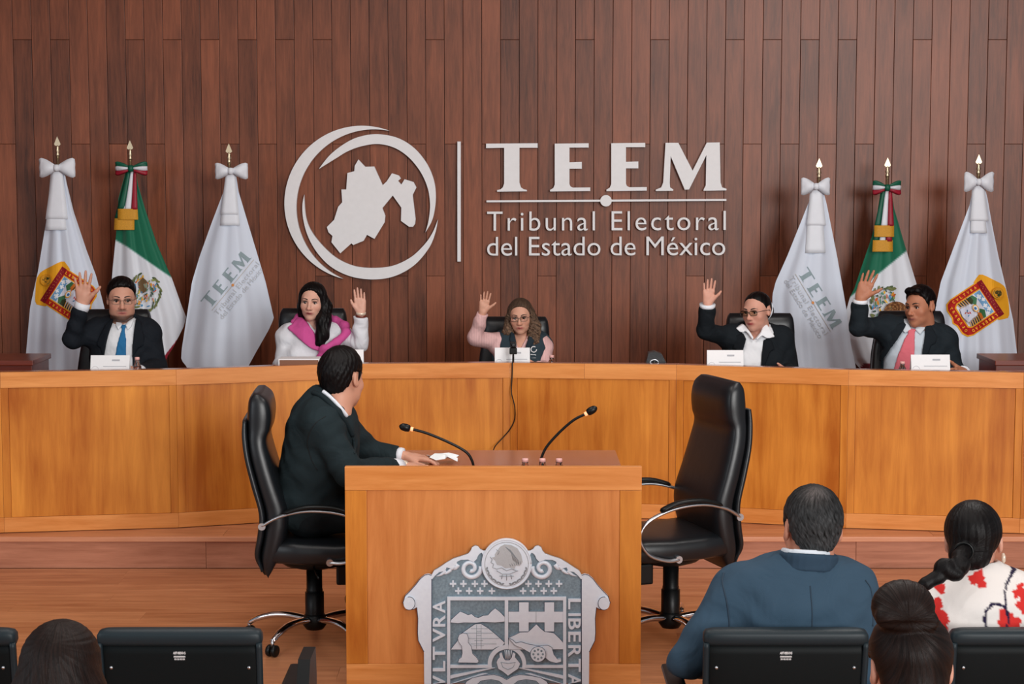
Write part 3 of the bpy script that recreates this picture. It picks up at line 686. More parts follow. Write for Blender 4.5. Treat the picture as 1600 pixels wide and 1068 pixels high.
# ---------------------------------------------------------------- audience seats
def make_seat():
    t = thing('auditorium_seat', '', 'seat', (0, 0, 0), 0, 'black plastic auditorium seats')
    W = .222; rings = []
    # back shell: origin under back centre at floor; the rear face looks to -y
    for z, y0, y1, w_ in ((.30, .06, .09, .20), (.34, .045, .085, .212), (.5, .02, .06, .216), (.7, -.015, .03, .22), (.8, -.03, .012, .222), (.832, -.03, .006, .222)):
        rings.append([(p[1], (y0 + y1) / 2 + p[0], z) for p in sup(0, 0, (y1 - y0) / 2, w_, 28, .3)])
    sh = loft('back_shell', rings, M['seatplastic'], t)
    rings = []
    for z, y0, y1, w_ in ((.826, -.036, .012, .224), (.838, -.046, .016, .228), (.856, -.047, .014, .227), (.866, -.044, .008, .221), (.871, -.034, -.002, .205)):
        rings.append([(p[1], (y0 + y1) / 2 + p[0], z) for p in sup(0, 0, (y1 - y0) / 2, w_, 28, .3)])
    loft('top_rim', rings, M['seatrim'], t)
    for s in (-1, 1):
        tube('side_rim', spline([(s * .2195, -.034, .835), (s * .219, -.02, .75), (s * .217, 0, .62), (s * .214, .02, .5)], 4), .009, M['seatrim'], t, 8)
        lathe('screw', [(0, 0), (.005, 0), (.005, .003), (0, .004)], M['satin'], t, 10).matrix_local = Matrix.Translation((s * .19, -.0225 + .0, .762)) @ Euler((PI / 2 + .17, 0, 0)).to_matrix().to_4x4()
        box('armrest_bracket', (s * .285 - .03, -.03, .57), (s * .285 + .03, .12, .655), M['black'], t, .008)
        box('armrest_pad', (s * .285 - .028, .08, .655), (s * .285 + .028, .34, .675), M['black'], t, .01)
        box('side_leg', (s * .285 - .02, .03, 0), (s * .285 + .02, .10, .57), M['black'], t, .006)
        box('foot', (s * .285 - .025, -.05, 0), (s * .285 + .025, .22, .025), M['black'], t, .006)
        box('hinge_arm', (s * .245 - .03, .02, .58), (s * .245 + .03, .05, .64), M['black'], t, .004)
    rings = []
    for y_, z0, z1, w_ in ((.10, .40, .45, .20), (.14, .39, .46, .215), (.40, .39, .46, .215), (.47, .41, .45, .2)):
        rings.append([(p[1], y_, (z0 + z1) / 2 + p[0]) for p in sup(0, 0, (z1 - z0) / 2, w_, 24, .4)])
    loft('seat', rings, M['seatplastic'], t)
    box('seat_beam', (-.285, .05, .33), (.285, .10, .38), M['black'], t, .004)
    # printed label: three small lines
    bm = bmesh.new()
    for i, (s_, w_, h_, dz) in enumerate((('ARTIMEX', .034, .0075, 0), ('www.artimex.com', .032, .005, -.0095), ('55 47 38 72', .029, .005, -.017))):
        v, f = text_tris('ABTHBEKIHG' if i == 0 else ('mmmmnmmmnm' if i == 1 else 'mm mm mm mm'), .02)
        v = v - v.min(0); v = v / v.max(0) * [w_, h_]
        for tr in f:
            vs = []
            for k in tr:
                z = .802 + dz + v[k][1]; vs.append(bm.verts.new((v[k][0] - w_ / 2, -.0315 + (.802 - z) * .16 * 1.0 - .0008, z)))
            bm.faces.new(vs)
    bmobj('maker_label', bm, M['white'], t)
    return t
seat0 = make_seat()
YA = 4.86
def seatpos(px): return (P(px, 980, YA).x, YA, 0)
seat0.location = seatpos(283); seat0['label'] = 'empty black plastic auditorium seat left of the middle desk, armrest at its right'
dup(seat0, seatpos(283 - 383), 0, 'black plastic auditorium seat at the left edge, partly hidden by long dark hair')
s2 = dup(seat0, seatpos(1226), 0, 'black plastic auditorium seat behind the man in the blue-grey suit')
s3 = dup(seat0, seatpos(1226 + 385), 0, 'black plastic auditorium seat behind the woman in the white and red blouse')
# folded writing tablet by the left seat
q = seatpos(283)
tb = thing('writing_tablet', 'folded black writing tablet standing beside the armrest of the empty seat', 'tablet', (q[0] + .335, YA + .02, 0))
bm = bmesh.new(); bm_prism(bm, [(-.02, .70), (.035, .78), (.17, .78), (.19, .70), (.19, .45), (-.02, .45)], lambda x, y_, d: Vector((d, x - .06, y_)), -.012, .022); bmobj('tablet_panel', bm, M['black'], tb)
box('tablet_stem', (-.01, .0, .03), (.015, .03, .46), M['black'], tb, .003)
box('tablet_foot', (-.012, -.05, 0), (.02, .1, .03), M['black'], tb, .004)
# ---------------------------------------------------------------- small things on desks
def mic(pts, head, lab, group='gooseneck microphones on the middle desk'):
    q = P(*pts[0], 7.72); t = thing('gooseneck_microphone', lab, 'microphone', (q.x, 7.72, ZDW), 0, group)
    L = []
    for i, p in enumerate(pts):
        v = P(*p, 7.72); L.append(Vector((v.x - q.x, -.02 * i / len(pts), v.z - ZDW)))
    L = [Vector((L[0].x, 0, .02))] + L
    tube('gooseneck', spline(L, 5), .006, M['black'], t, 10)
    lathe('base', [(0, 0), (.045, 0), (.048, .008), (.044, .022), (.02, .028), (0, .028)], M['black'], t, 20)
    h = P(*head, 7.72); h = Vector((h.x - q.x, -.02, h.z - ZDW)); e = L[-1]; d = (h - e).normalized()
    tube('light_ring', [e - d * .002, e + d * .010], .0095, M['glow'], t, 14)
    tube('foam_head', [e + d * .010, e + d * .015, e + d * .03, e + d * .048, e + d * .056, e + d * .06], [.009, .015, .0175, .015, .009, .003], M['black'], t, 14)
mic([(740, 730), (737, 718), (730, 707), (715, 697), (690, 685), (665, 675), (645, 669.5)], (628, 665), 'gooseneck microphone on the middle desk leaning toward the man in the dark suit')
mic([(844, 730), (846, 715), (853, 699), (866, 683), (882, 667), (898, 654), (914, 646)], (932, 635), 'gooseneck microphone on the middle desk leaning toward the empty chair')
def bottle(name, loc, lab, group, h=.145, r=.024):
    t = thing(name, lab, 'bottle', loc, 0, group); k = h / .145
    pr = [(0, .001), (r * .85, .001), (r, .006), (r, .03 * k), (r * .93, .034 * k), (r, .038 * k), (r, .085 * k), (r * .93, .1 * k), (.013, .122 * k), (.0115, .126 * k), (.0115, .13 * k)]
    lathe('body', pr + [(0, .13 * k)], M['glass'], t, 20)
    lathe('water', [(0, .004), (r * .82, .004), (r - .002, .008), (r - .002, .083 * k), (r * .8, .1 * k), (0, .1 * k)], M['water'], t, 20)
    lathe('cap', [(0, .145 * k), (.012, .145 * k), (.0135, .142 * k), (.0135, .131 * k), (0, .1302 * k)], M['cap'], t, 16)
    lathe('neck_ring', [(.0118, .1275 * k), (.0145, .1275 * k), (.0145, .1295 * k), (.0118, .1295 * k)], M['glass'], t, 16)
g_ = 'small water bottles on the middle desk'
for px, lab in ((820.5, 'small pink-capped water bottle left of the right microphone stem'), (847.5, 'small pink-capped water bottle just at the right microphone stem'), (873.5, 'small pink-capped water bottle right of the right microphone stem')):
    q = P(px, 724, 7.50); bottle('water_bottle', (q.x, 7.50, ZDW), lab, g_, .148)
def zlip(px, Y): return ZWT
for px, Y, lab, h in ((214.5, 9.92, 'small pink-capped water bottle beside the name card of the man with the blue tie', .17), (862, 10.22, 'small water bottle on the dais beside the woman in pink shirt and dark vest', .15), (1410, 9.92, 'small pink-capped water bottle on the dais in front of the pink tie', .145)):
    q = P(px, 570, Y); bottle('water_bottle', (q.x, Y, ZWT), lab, 'small water bottles on the dais', h)
def card(xa, xb, ytop, Y, lab, emb=True, wedge=True):
    a_ = P(xa, ytop, Y); b_ = P(xb, ytop, Y); hw = (b_.x - a_.x) / 2; h = a_.z - ZWT
    t = thing('name_card', lab, 'name card', ((a_.x + b_.x) / 2, Y, ZWT), 0, 'white name cards on the dais')
    bm = bmesh.new()
    for (y0, y1) in ((0, .045), (.09, .0465)):
        v = [bm.verts.new(p) for p in ((-hw, y0, 0), (hw, y0, 0), (hw, y1, h), (-hw, y1, h), (-hw, y0 + .002, 0), (hw, y0 + .002, 0), (hw, y1 + .001, h), (-hw, y1 + .001, h))]
        for f in ((0, 1, 2, 3), (7, 6, 5, 4), (0, 4, 5, 1), (3, 2, 6, 7), (0, 3, 7, 4), (1, 5, 6, 2)): bm.faces.new([v[i] for i in f])
    bmobj('folded_card', bm, M['white'], t)
    bm = bmesh.new()
    def on(x0, x1, z0, z1):
        v = [bm.verts.new((x, z / h * .045 - .0012, z)) for x, z in ((x0, z0), (x1, z0), (x1, z1), (x0, z1))]; bm.faces.new(v)
    on(-hw * .35, hw * .85, h * .64, h * .66); on(hw * .1, hw * .5, h * .82, h * .87)
    on(-hw * .55, -hw * .1, h * .30, h * .335)
    for k in range(9): on(-hw * .5 + k * hw * .11, -hw * .43 + k * hw * .11, h * .42, h * .47)
    bmobj('faint_print', bm, M['greyink'], t)
    if emb:
        bm = bmesh.new()
        bm_add(bm, tube_geo([(-hw * .75 + .022 * math.cos(i * PI / 10), (h * .5 + .028 * math.sin(i * PI / 10)) / h * .045 - .001, h * .5 + .028 * math.sin(i * PI / 10)) for i in range(18)], .0016, 5)); bmobj('faint_emblem', bm, plain('pale_grey', (212, 212, 216), .8) if 'pg' not in M else M['pg'], t)
YK = 9.93
card(139, 200, 556, YK, 'white name card in front of the man with the blue tie')
card(773, 828, 544, 10.24, 'white name card in front of the woman in pink shirt and dark vest')
card(1106, 1163, 548, YK + .14, 'white name card in front of the woman in black blazer')
card(1426, 1487, 555, YK, 'white name card in front of the man with the pink tie')
card(524, 567, 547, 10.13, 'white name card half hidden behind the head of the man at the middle desk')
# brown folder with white edge in front of woman B
a_ = P(434, 561, 10.0); b_ = P(497, 561, 10.0)
t = thing('document_box', 'brown document box with white edges in front of the woman with the pink scarf', 'box', ((a_.x + b_.x) / 2, 10.02, ZWT))
hw = (b_.x - a_.x) / 2; h = a_.z - ZWT
box('brown_face', (-hw + .008, -.004, 0), (hw, .0, h - .006), M['folder'], t, .001)
box('white_tray', (-hw, .0005, 0), (hw + .004, .14, h), M['white'], t, .002)
# webcam and its cable
q = P(802, 552.6, 10.19); top = P(802, 534, 10.19)
t = thing('webcam', 'small black webcam on a stand in front of the centre name card', 'webcam', (q.x, 10.19, ZWT)); zc = top.z - ZWT
box('stand_foot', (-.03, -.02, 0), (.03, .025, .012), M['black'], t, .004)
tube('stand_stem', [(0, .01, .01), (0, .01, zc - .055)], .006, M['black'], t, 10)
box('clip', (-.022, -.012, zc - .07), (.022, .02, zc - .035), M['black'], t, .005)
box('camera_body', (-.018, -.016, zc - .034), (.018, .018, zc), M['black'], t, .006)
v, f = lathe_geo([(0, 0), (.009, 0), (.011, .004), (.007, .006), (0, .004)], 14); meshobj('camera_lens', [Vector((p.x, -.016 - p.z, p.y + zc - .017)) for p in v], f, M['leather'], t, True)
yf = G(797, 566.8, ZT).y
pts = [(801.5, 553), (801, 562), (800.5, 568), (800, 590), (799, 612), (802, 625), (804.5, 638), (804, 655), (797, 670), (786, 683), (775, 695), (771, 703), (768, 720), (767, 740)]
path = [Vector((q.x, 10.175, ZWT + .02))]
for i, p in enumerate(pts):
    Y = 10.15 - .03 * i if i < 2 else yf - .008 - (.02 if i in (4, 5, 6) else 0) - (max(0, i - 9)) * .03
    path.append(P(p[0], p[1], Y))
path[1] = P(801.5, 553, 10.15); path[2] = P(801, 564, yf + .01)
path += [Vector((path[-1].x - .02, yf - .2, ZD + .012)), Vector((path[-1].x - .2, yf - .3, ZD + .006))]
tag(tube('webcam_cable', spline(path, 5), .0035, M['black'], None, 6), 'thin black cable hanging from the webcam down the dais front', 'cable')
# intercom puck at 1025
a_ = P(1025, 562, 10.17)
t = thing('conference_microphone_unit', 'small dark rounded conference unit on the dais, right of the centre woman', 'conference unit', (a_.x, 10.17, ZWT)); hz = P(1025, 548, 10.17).z - ZWT
prof = [(-.062, 0), (-.06, hz * .6), (-.045, hz * .95), (-.01, hz), (.03, hz * .92), (.055, hz * .65), (.062, 0)]
bm = bmesh.new(); bm_prism(bm, prof, lambda x, y_, d: Vector((x, d, y_)), -.03, .05); bmesh.ops.bevel(bm, geom=bm.edges[:], offset=.006, segments=2, affect='EDGES') if False else None
bmobj('unit_body', bm, M['leather'], t)
v, f = tube_geo([(-.012 + .024 * math.cos(i * PI / 8), -.031, hz * .64 + .022 * math.sin(i * PI / 8) * .8) for i in range(17)], .004, 8); meshobj('silver_ring', v, f, M['satin'], t, True)
lathe('dial', [(0, 0), (.014, 0), (.012, .005), (0, .006)], M['black'], t, 14).matrix_local = Matrix.Translation((-.012, -.03, hz * .64)) @ Euler((PI / 2, 0, 0)).to_matrix().to_4x4()
# pen in front of woman D
a_ = P(1166, 571, YK + .1); t = thing('pen', 'dark pen lying on the dais in front of the woman in black blazer', 'pen', (a_.x, YK + .04, ZWT + .006))
tube('barrel', [(0, 0, 0), (.11, .02, 0)], .005, M['black'], t, 10); tube('clip', [(.02, .0, .006), (.055, .008, .006)], .0015, M['satin'], t, 6); tube('pen_tip', [(.11, .02, 0), (.122, .0222, 0)], [.004, .001], M['satin'], t, 8)
# crumpled paper under the hand
def crumple(loc):
    rnd = random.Random(5); vs = []; fs = []
    n = 5
    for i in range(n):
        for j in range(n):
            vs.append(((i - 2) * .032 + rnd.uniform(-.012, .012), (j - 2) * .026 + rnd.uniform(-.01, .01), .008 + rnd.uniform(0, .045) * (1 if 0 < i < 4 else .6)))
    for i in range(n - 1):
        for j in range(n - 1):
            a_ = i * n + j; fs += [(a_, a_ + n, a_ + n + 1), (a_, a_ + n + 1, a_ + 1)]
    o = meshobj('crumpled_paper', vs, fs, M['paper'], None, False, loc); s = o.modifiers.new('s', 'SOLIDIFY'); s.thickness = .0015
    return tag(o, 'crumpled white paper under the hand of the man at the middle desk', 'paper')
pa = P(692, 722, 8.3); cpz = crumple((pa.x, 8.3, ZDW + .004))
# ---------------------------------------------------------------- flags
def lerp_tab(tab, y): return float(np.interp(y, [t[1] for t in tab], [t[0] for t in tab]))
class Flag:
    def __init__(s, Y, left, right, folds=3.5, amp=.03, bulge=.14, ph=0, ue=None):
        s.ul, s.ur = ue or (left, right)
        s.Y, s.left, s.right, s.folds, s.amp, s.bulge, s.ph = Y, left, right, folds, amp, bulge, ph
        s.y0 = min(left[0][1], right[0][1]); s.y1 = max(left[-1][1], right[-1][1])
    def dep(s, u, py):
        k = min(1, max(0, (py - s.y0) / 260))
        return s.Y - s.bulge * k * math.sin(PI * min(1, max(0, u))) - s.amp * (.2 + .7 * k) * (math.cos(u * s.folds * 2 * PI + s.ph) + .3 * math.cos(u * s.folds * 4.7 * PI + 2 * s.ph + 1) * k)
    def pos(s, px, py, off=0):
        l, r = lerp_tab(s.left, py), lerp_tab(s.right, py); px = min(max(px, l + .4), r - .4) if off else px; l, r = lerp_tab(s.ul, py), lerp_tab(s.ur, py); u = (px - l) / max(1, r - l)
        return P(px, py, s.dep(u, py) - off)
def flag(name, label, spear, bow, apex, left, right, Y, cat='flag', colfn=None, tip=None, **kw):
    F_ = Flag(Y, left, right, **kw)
    root = P(bow[0], 600, Y); t = thing('flag', label, 'flag', (root.x, Y, ZD), 0, 'flags on poles behind the dais')
    R = Vector((root.x, Y, ZD))
    nu, nv = (110, 190) if colfn else (56, 90); vs = []; cols = []; back = []
    for j in range(nv):
        py = F_.y0 + (F_.y1 - F_.y0) * j / (nv - 1); l, r = lerp_tab(left, py), lerp_tab(right, py)
        for i in range(nu):
            u = i / (nu - 1); px = l + (r - l) * u
            vs.append(F_.pos(px, py) - R); cols.append(lin(colfn(px, py)) if colfn else lin((214, 222, 236)))
    fs = [(j * nu + i, j * nu + i + 1, (j + 1) * nu + i + 1, (j + 1) * nu + i) for j in range(nv - 1) for i in range(nu - 1)]
    n0 = len(vs)
    # rear half of the drape closes the cloth behind the pole
    for j in range(nv):
        py = F_.y0 + (F_.y1 - F_.y0) * j / (nv - 1); l, r = lerp_tab(left, py), lerp_tab(right, py); k = min(1, (py - F_.y0) / 260)
        for i in range(13):
            u = i / 12; q = F_.pos(l + (r - l) * u, py); q.y = F_.pos(l, py).y * (1 - u) + F_.pos(r, py).y * u + .07 * k * math.sin(PI * u)
            if i in (0, 12): q = F_.pos(l + (r - l) * u, py)
            vs.append(q - R); cols.append(cols[j * nu + int(u * (nu - 1))])
    fs += [(n0 + j * 13 + i + 1, n0 + j * 13 + i, n0 + (j + 1) * 13 + i, n0 + (j + 1) * 13 + i + 1) for j in range(nv - 1) for i in range(12)]
    o = meshobj('cloth', vs, fs, M['cloth'], t, True)
    ca = o.data.color_attributes.new('Col', 'FLOAT_COLOR', 'POINT'); ca.data.foreach_set('color', np.array(cols, dtype=np.float32).ravel())
    # pole with spear tip
    zt = P(spear[0], spear[1], Y).z - ZD; sx = P(spear[0], spear[1], Y).x - root.x
    tube('pole', [(sx * .4, 0, .02), (sx, 0, zt - .12)], .012, M['brass'], t, 12)
    lathe('stand', [(0, 0), (.15, 0), (.15, .02), (.05, .045), (.028, .06), (.028, .3), (0, .3)], M['brass'], t, 24)
    k = 1 / 229.
    sp = lathe('spear', [(0, zt - .13), (.014, zt - .13), (.014, zt - .115), (.009, zt - .105), (.017, zt - .095), (.010, zt - .08), (.013, zt - .07), (.006, zt - .062), (.006, zt - .058), (0, zt - .056)], M['brass'], t, 14, (sx, 0, 0))
    bm = bmesh.new(); bm_prism(bm, [(0, zt), (.008, zt - .018), (.021, zt - .05), (.016, zt - .058), (0, zt - .064), (-.016, zt - .058), (-.021, zt - .05), (-.008, zt - .018)], lambda x, y_, d: Vector((sx + x, d, y_)), -.004, .004)
    bmobj('spear_blade', bm, M['brass'], sp)
    # bow
    return t, F_, R
def bow_part(t, F_, R, cx_, cy_, x0_, x1_, y0_, y1_, mats):
    q = P(cx_, cy_, F_.Y - .035) - R
    for s, xe in ((-1, x0_), (1, x1_)):
        e = P(xe, cy_, F_.Y - .03) - R
        hh = (P(0, y0_, F_.Y).z - P(0, y1_, F_.Y).z) / 2
        n = len(mats)
        for m_ in range(n):
            bm = bmesh.new(); rows = []
            for a_ in range(9):
                u = a_ / 8; x = q.x + (e.x - q.x) * u; hw = hh * (.22 + .78 * math.sin(u * PI / 2 * 1.05) ** 1.2) * (1 - .12 * (u > .95))
                row = []
                for b_ in range(5):
                    w0 = m_ / n; w1 = (m_ + 1) / n; wv = w0 + (w1 - w0) * b_ / 4; zz = (1 - 2 * wv) * hw + s * 0
                    puff = .028 * math.sin(PI * min(1, u * 1.05)) * (1 - abs(1 - 2 * wv) ** 2) + .006 * math.cos(wv * 14)
                    row.append(bm.verts.new((x, q.y - puff + .012 * u, q.z + zz + .02 * u * 0)))
                rows.append(row)
            for i in range(8):
                for j in range(4): bm.faces.new((rows[i][j], rows[i + 1][j], rows[i + 1][j + 1], rows[i][j + 1]))
            o = bmobj('bow_loop', bm, mats[m_], t, True); sm = o.modifiers.new('s', 'SOLIDIFY'); sm.thickness = .004; sm.offset = 0
    v, f = lathe_geo([(0, -.022), (.016, -.02), (.021, 0), (.016, .02), (0, .022)], 14); meshobj('bow_knot', [Vector((p.x, p.y - .012, p.z)) + q for p in v], f, mats[0], t, True)
def strip(t, F_, R, poly_l, poly_r, y0_, y1_, mat, off, name='ribbon'):
    n = 14; bm = bmesh.new(); rows = []
    for j in range(n):
        py = y0_ + (y1_ - y0_) * j / (n - 1); l = float(np.interp(py, [p[1] for p in poly_l], [p[0] for p in poly_l])); r = float(np.interp(py, [p[1] for p in poly_r], [p[0] for p in poly_r]))
        dmin = min(F_.dep((l + (r - l) * i / 4 - lerp_tab(F_.left, py)) / max(1, lerp_tab(F_.right, py) - lerp_tab(F_.left, py)), py) for i in range(5))
        rows.append([bm.verts.new(P(l + (r - l) * i / 4, py, dmin - off - .006 * math.sin(i * PI / 4)) - R) for i in range(5)])
    for j in range(n - 1):
        for i in range(4): bm.faces.new((rows[j][i], rows[j][i + 1], rows[j + 1][i + 1], rows[j + 1][i]))
    o = bmobj(name, bm, mat, t, True); sm = o.modifiers.new('s', 'SOLIDIFY'); sm.thickness = .003; sm.offset = -1
    return o
def flagprint(t, F_, R, polys, name, step=3):
    """polys: list of (list of tris or polygon in px, colour, layer)"""
    bm = bmesh.new(); cl = bm.verts.layers.float_color.new('Col')
    for k, (pts, tris, col) in enumerate(polys):
        c = lin(col); z = .003 + .0006 * k if k < 40 else .003 + .0006 * 40 + .00002 * k
        vs = [bm.verts.new((p[0], p[1], z)) for p in pts]
        for v in vs: v[cl] = c
        if tris is None: tris = tessellate_polygon([[Vector((p[0], p[1], 0)) for p in pts]])
        for tr in tris:
            try: bm.faces.new([vs[i] for i in tr])
            except ValueError: pass
    xs = [v.co.x for v in bm.verts]; ys = [v.co.y for v in bm.verts]
    x = min(xs) + step
    while x < max(xs):
        bmesh.ops.bisect_plane(bm, geom=bm.verts[:] + bm.edges[:] + bm.faces[:], plane_co=(x, 0, 0), plane_no=(1, 0, 0)); x += step
    y_ = min(ys) + step * 4
    while y_ < max(ys):
        bmesh.ops.bisect_plane(bm, geom=bm.verts[:] + bm.edges[:] + bm.faces[:], plane_co=(0, y_, 0), plane_no=(0, 1, 0)); y_ += step * 3
    for v in bm.verts: v.co = F_.pos(v.co.x, v.co.y, v.co.z) - R
    return bmobj(name, bm, M['print'], t)
def affine(o_, r_, d_): return lambda p: (o_[0] + p[0] * r_[0] + p[1] * d_[0], o_[1] + p[0] * r_[1] + p[1] * d_[1])
def ell2(cx_, cy_, rx, ry, th=0, n=14): return [(cx_ + rx * math.cos(k * 2 * PI / n) * math.cos(th) - ry * math.sin(k * 2 * PI / n) * math.sin(th), cy_ + rx * math.cos(k * 2 * PI / n) * math.sin(th) + ry * math.sin(k * 2 * PI / n) * math.cos(th)) for k in range(n)]
def emblem(A):
    L = []
    def ad(pts, col): L.append(([A(p) for p in pts], None, col))
    Yl, Yd, Rd, Mr = (240, 170, 40), (222, 148, 30), (186, 38, 32), (140, 26, 40)
    ad([(-.08, .22), (-.13, .1), (-.17, -.02), (-.12, -.1), (-.02, -.17), (.1, -.24), (.2, -.3), (.3, -.36), (.42, -.41), (.58, -.41), (.7, -.36), (.8, -.3), (.9, -.24), (1.02, -.17), (1.12, -.1), (1.17, -.02), (1.13, .1), (1.08, .22)], Yl)
    ad([(-.05, 0), (1.05, 0), (1.05, 1.0), (1.0, 1.16), (.86, 1.24), (.62, 1.24), (.5, 1.3), (.38, 1.24), (.14, 1.24), (0, 1.16), (-.05, 1.0)], Yl)
    ad([(-.02, .0), (1.02, .0), (1.02, 1.0), (.97, 1.13), (.84, 1.2), (.62, 1.2), (.5, 1.26), (.38, 1.2), (.16, 1.2), (.03, 1.13), (-.02, 1.0)], Rd)
    ad([(-.03, 0), (1.03, 0), (1.03, .15), (-.03, .15)], Mr)
    ad([(.13, .17), (.87, .17), (.87, .92), (.8, 1.02), (.2, 1.02), (.13, .92)], Yl)
    ad([(.16, .19), (.84, .19), (.84, .9), (.78, .98), (.22, .98), (.16, .9)], (222, 224, 236))
    ad([(.17, .2), (.83, .2), (.83, .36), (.17, .38)], (120, 168, 208))
    for cx_, cy_, r in ((.3, .31, .07), (.42, .25, .05), (.58, .3, .06), (.7, .26, .06), (.78, .34, .05)): ad(plus2(cx_, cy_, r), (232, 238, 244))
    ad([(.17, .44), (.3, .37), (.45, .5), (.34, .56), (.17, .52)], (70, 120, 84)); ad([(.83, .44), (.66, .37), (.56, .47), (.66, .54), (.83, .54)], (60, 110, 70))
    ad([(.17, .5), (.3, .49), (.38, .58), (.17, .6)], (60, 66, 40)); ad([(.83, .52), (.68, .5), (.6, .58), (.83, .6)], (200, 110, 40))
    for s in (0, 1):
        for i in range(5):
            X = (lambda x: 1 - x) if s else (lambda x: x)
            y0 = .6 + i * .065
            ad([(X(.16), y0), (X(.34 - i * .015), y0 - .02), (X(.33 - i * .015), y0 + .006), (X(.16), y0 + .035)], (52, 46, 34)); ad([(X(.16), y0 + .035), (X(.33), y0 + .006), (X(.32), y0 + .02), (X(.16), y0 + .05)], Yl)
    ad(ell2(.5, .55, .1, .075), Yl); ad(ell2(.5, .55, .075, .055), (228, 236, 240)); ad(ell2(.5, .56, .04, .035), (60, 110, 170))
    ad([(.34, .66), (.66, .66), (.7, .92), (.5, .97), (.3, .92)], (214, 216, 232))
    for cx_, cy_, c_ in ((.44, .78, (60, 120, 160)), (.52, .74, (190, 60, 50)), (.56, .82, (110, 160, 200)), (.46, .85, (190, 90, 70)), (.5, .79, (200, 70, 60))): ad(ell2(cx_, cy_, .035, .015, cx_ * 30), c_)
    ad(ell2(.5, -.17, .155, .155, 0, 20), Yd); ad(ell2(.5, -.17, .14, .14, 0, 20), (226, 160, 50)); ad(ell2(.52, -.2, .085, .06, .5), (72, 66, 34)); ad(ell2(.47, -.17, .05, .07, .2), (88, 78, 40)); ad(ell2(.55, -.16, .04, .05, -.6), (60, 70, 40))
    for i in range(12):
        a_ = math.radians(20 + i * 140 / 11); ad(ell2(.5 + .115 * math.cos(a_), -.17 + .115 * math.sin(a_), .02, .01, a_ + 1.2, 6), (120, 110, 50))
    for i in range(11):
        ad(ell2(.06 + i * .088, .045 + .02 * (i % 2), .014, .01, 0, 6), (196, 120, 60)); ad(ell2(.1 + i * .082, .1, .014, .01, 0, 6), (196, 120, 60))
    def txt(s, x, y, adv, size, rot):
        for i, ch in enumerate(s):
            v, f = text_tris(ch, .03); v = v - (v.min(0) + v.max(0)) / 2; v = v / (v.max(0) - v.min(0) + .08) * [min(size * .8, size), size]
            c_, s_ = math.cos(rot), math.sin(rot)
            px, py = x + adv[0] * i, y + adv[1] * i
            L.append(([A((px + q[0] * c_ - q[1] * s_, py - (q[0] * s_ + q[1] * c_))) for q in v], f, (246, 178, 50)))
    txt('CVLTVRA', .055, .95, (0, -.115), .085, PI / 2); txt('LIBERTAD', .945, .2, (0, .105), .085, -PI / 2); txt('TRABAJO', .16, 1.1, (.113, 0), .085, 0)
    return L
def plus2(cx_, cy_, r):
    w_ = r * .4; return plus(cx_, cy_, r, w_)
# flag 1
W_ = [M['ribw']]
fy = 11.75
t1, f1, r1 = flag('flag', 'white flag with yellow and red coloured shield, leftmost, behind the man with the blue tie', (89.5, 213), (89, 262), None, [(84, 262), (82, 290), (73, 340), (60, 420), (47, 480), (40, 560), (38, 650), (45, 740)], [(100, 262), (104, 285), (115, 330), (135, 390), (150, 430), (163, 480), (176, 560), (180, 650), (170, 740)], fy, folds=3.2, amp=.016, ph=.4)
bow_part(t1, f1, r1, 89, 262, 61, 117, 247, 278, W_)
strip(t1, f1, r1, [(82, 262), (71, 342)], [(97, 262), (106, 342)], 262, 342, M['ribw'], .008); strip(t1, f1, r1, [(80, 262), (71, 360)], [(95, 262), (104, 360)], 264, 359, M['ribw'], .004)
rr_ = (500 / 8.9 + 40 - (210 / 8.9 + 40), 245 / 8.9 - 690 / 8.9)
A1 = affine((40 + 210 / 8.9, 390 + 690 / 8.9), (290 / 8.9, -445 / 8.9), (445 / 8.9 * .96, 290 / 8.9 * .96))
flagprint(t1, f1, r1, emblem(A1), 'printed_shield')
# flag 6
t6, f6, r6 = flag('flag', 'white flag with yellow and red shield, right of the man with the pink tie', (1529.5, 241), (1529, 284), None, [(1522, 285), (1515, 320), (1500, 360), (1485, 400), (1470, 440), (1462, 480), (1452, 560), (1446, 740)], [(1537, 285), (1543, 310), (1550, 350), (1560, 400), (1572, 450), (1583, 500), (1590, 560), (1592, 580), (1594, 740)], fy, folds=3.4, amp=.016, ph=1.2)
bow_part(t6, f6, r6, 1529, 284, 1507, 1553, 268, 300, W_)
strip(t6, f6, r6, [(1521, 285), (1516, 346)], [(1537, 285), (1545, 346)], 285, 345, M['ribw'], .008); strip(t6, f6, r6, [(1519, 285), (1516, 372)], [(1535, 285), (1543, 372)], 287, 364, M['ribw'], .004)
A6 = affine((1460 + 530 / 7.12, 410 + 200 / 7.12), (240 / 7.12, 360 / 7.12), (-360 / 7.12 * .96, 240 / 7.12 * .96))
flagprint(t6, f6, r6, emblem(A6), 'printed_shield')
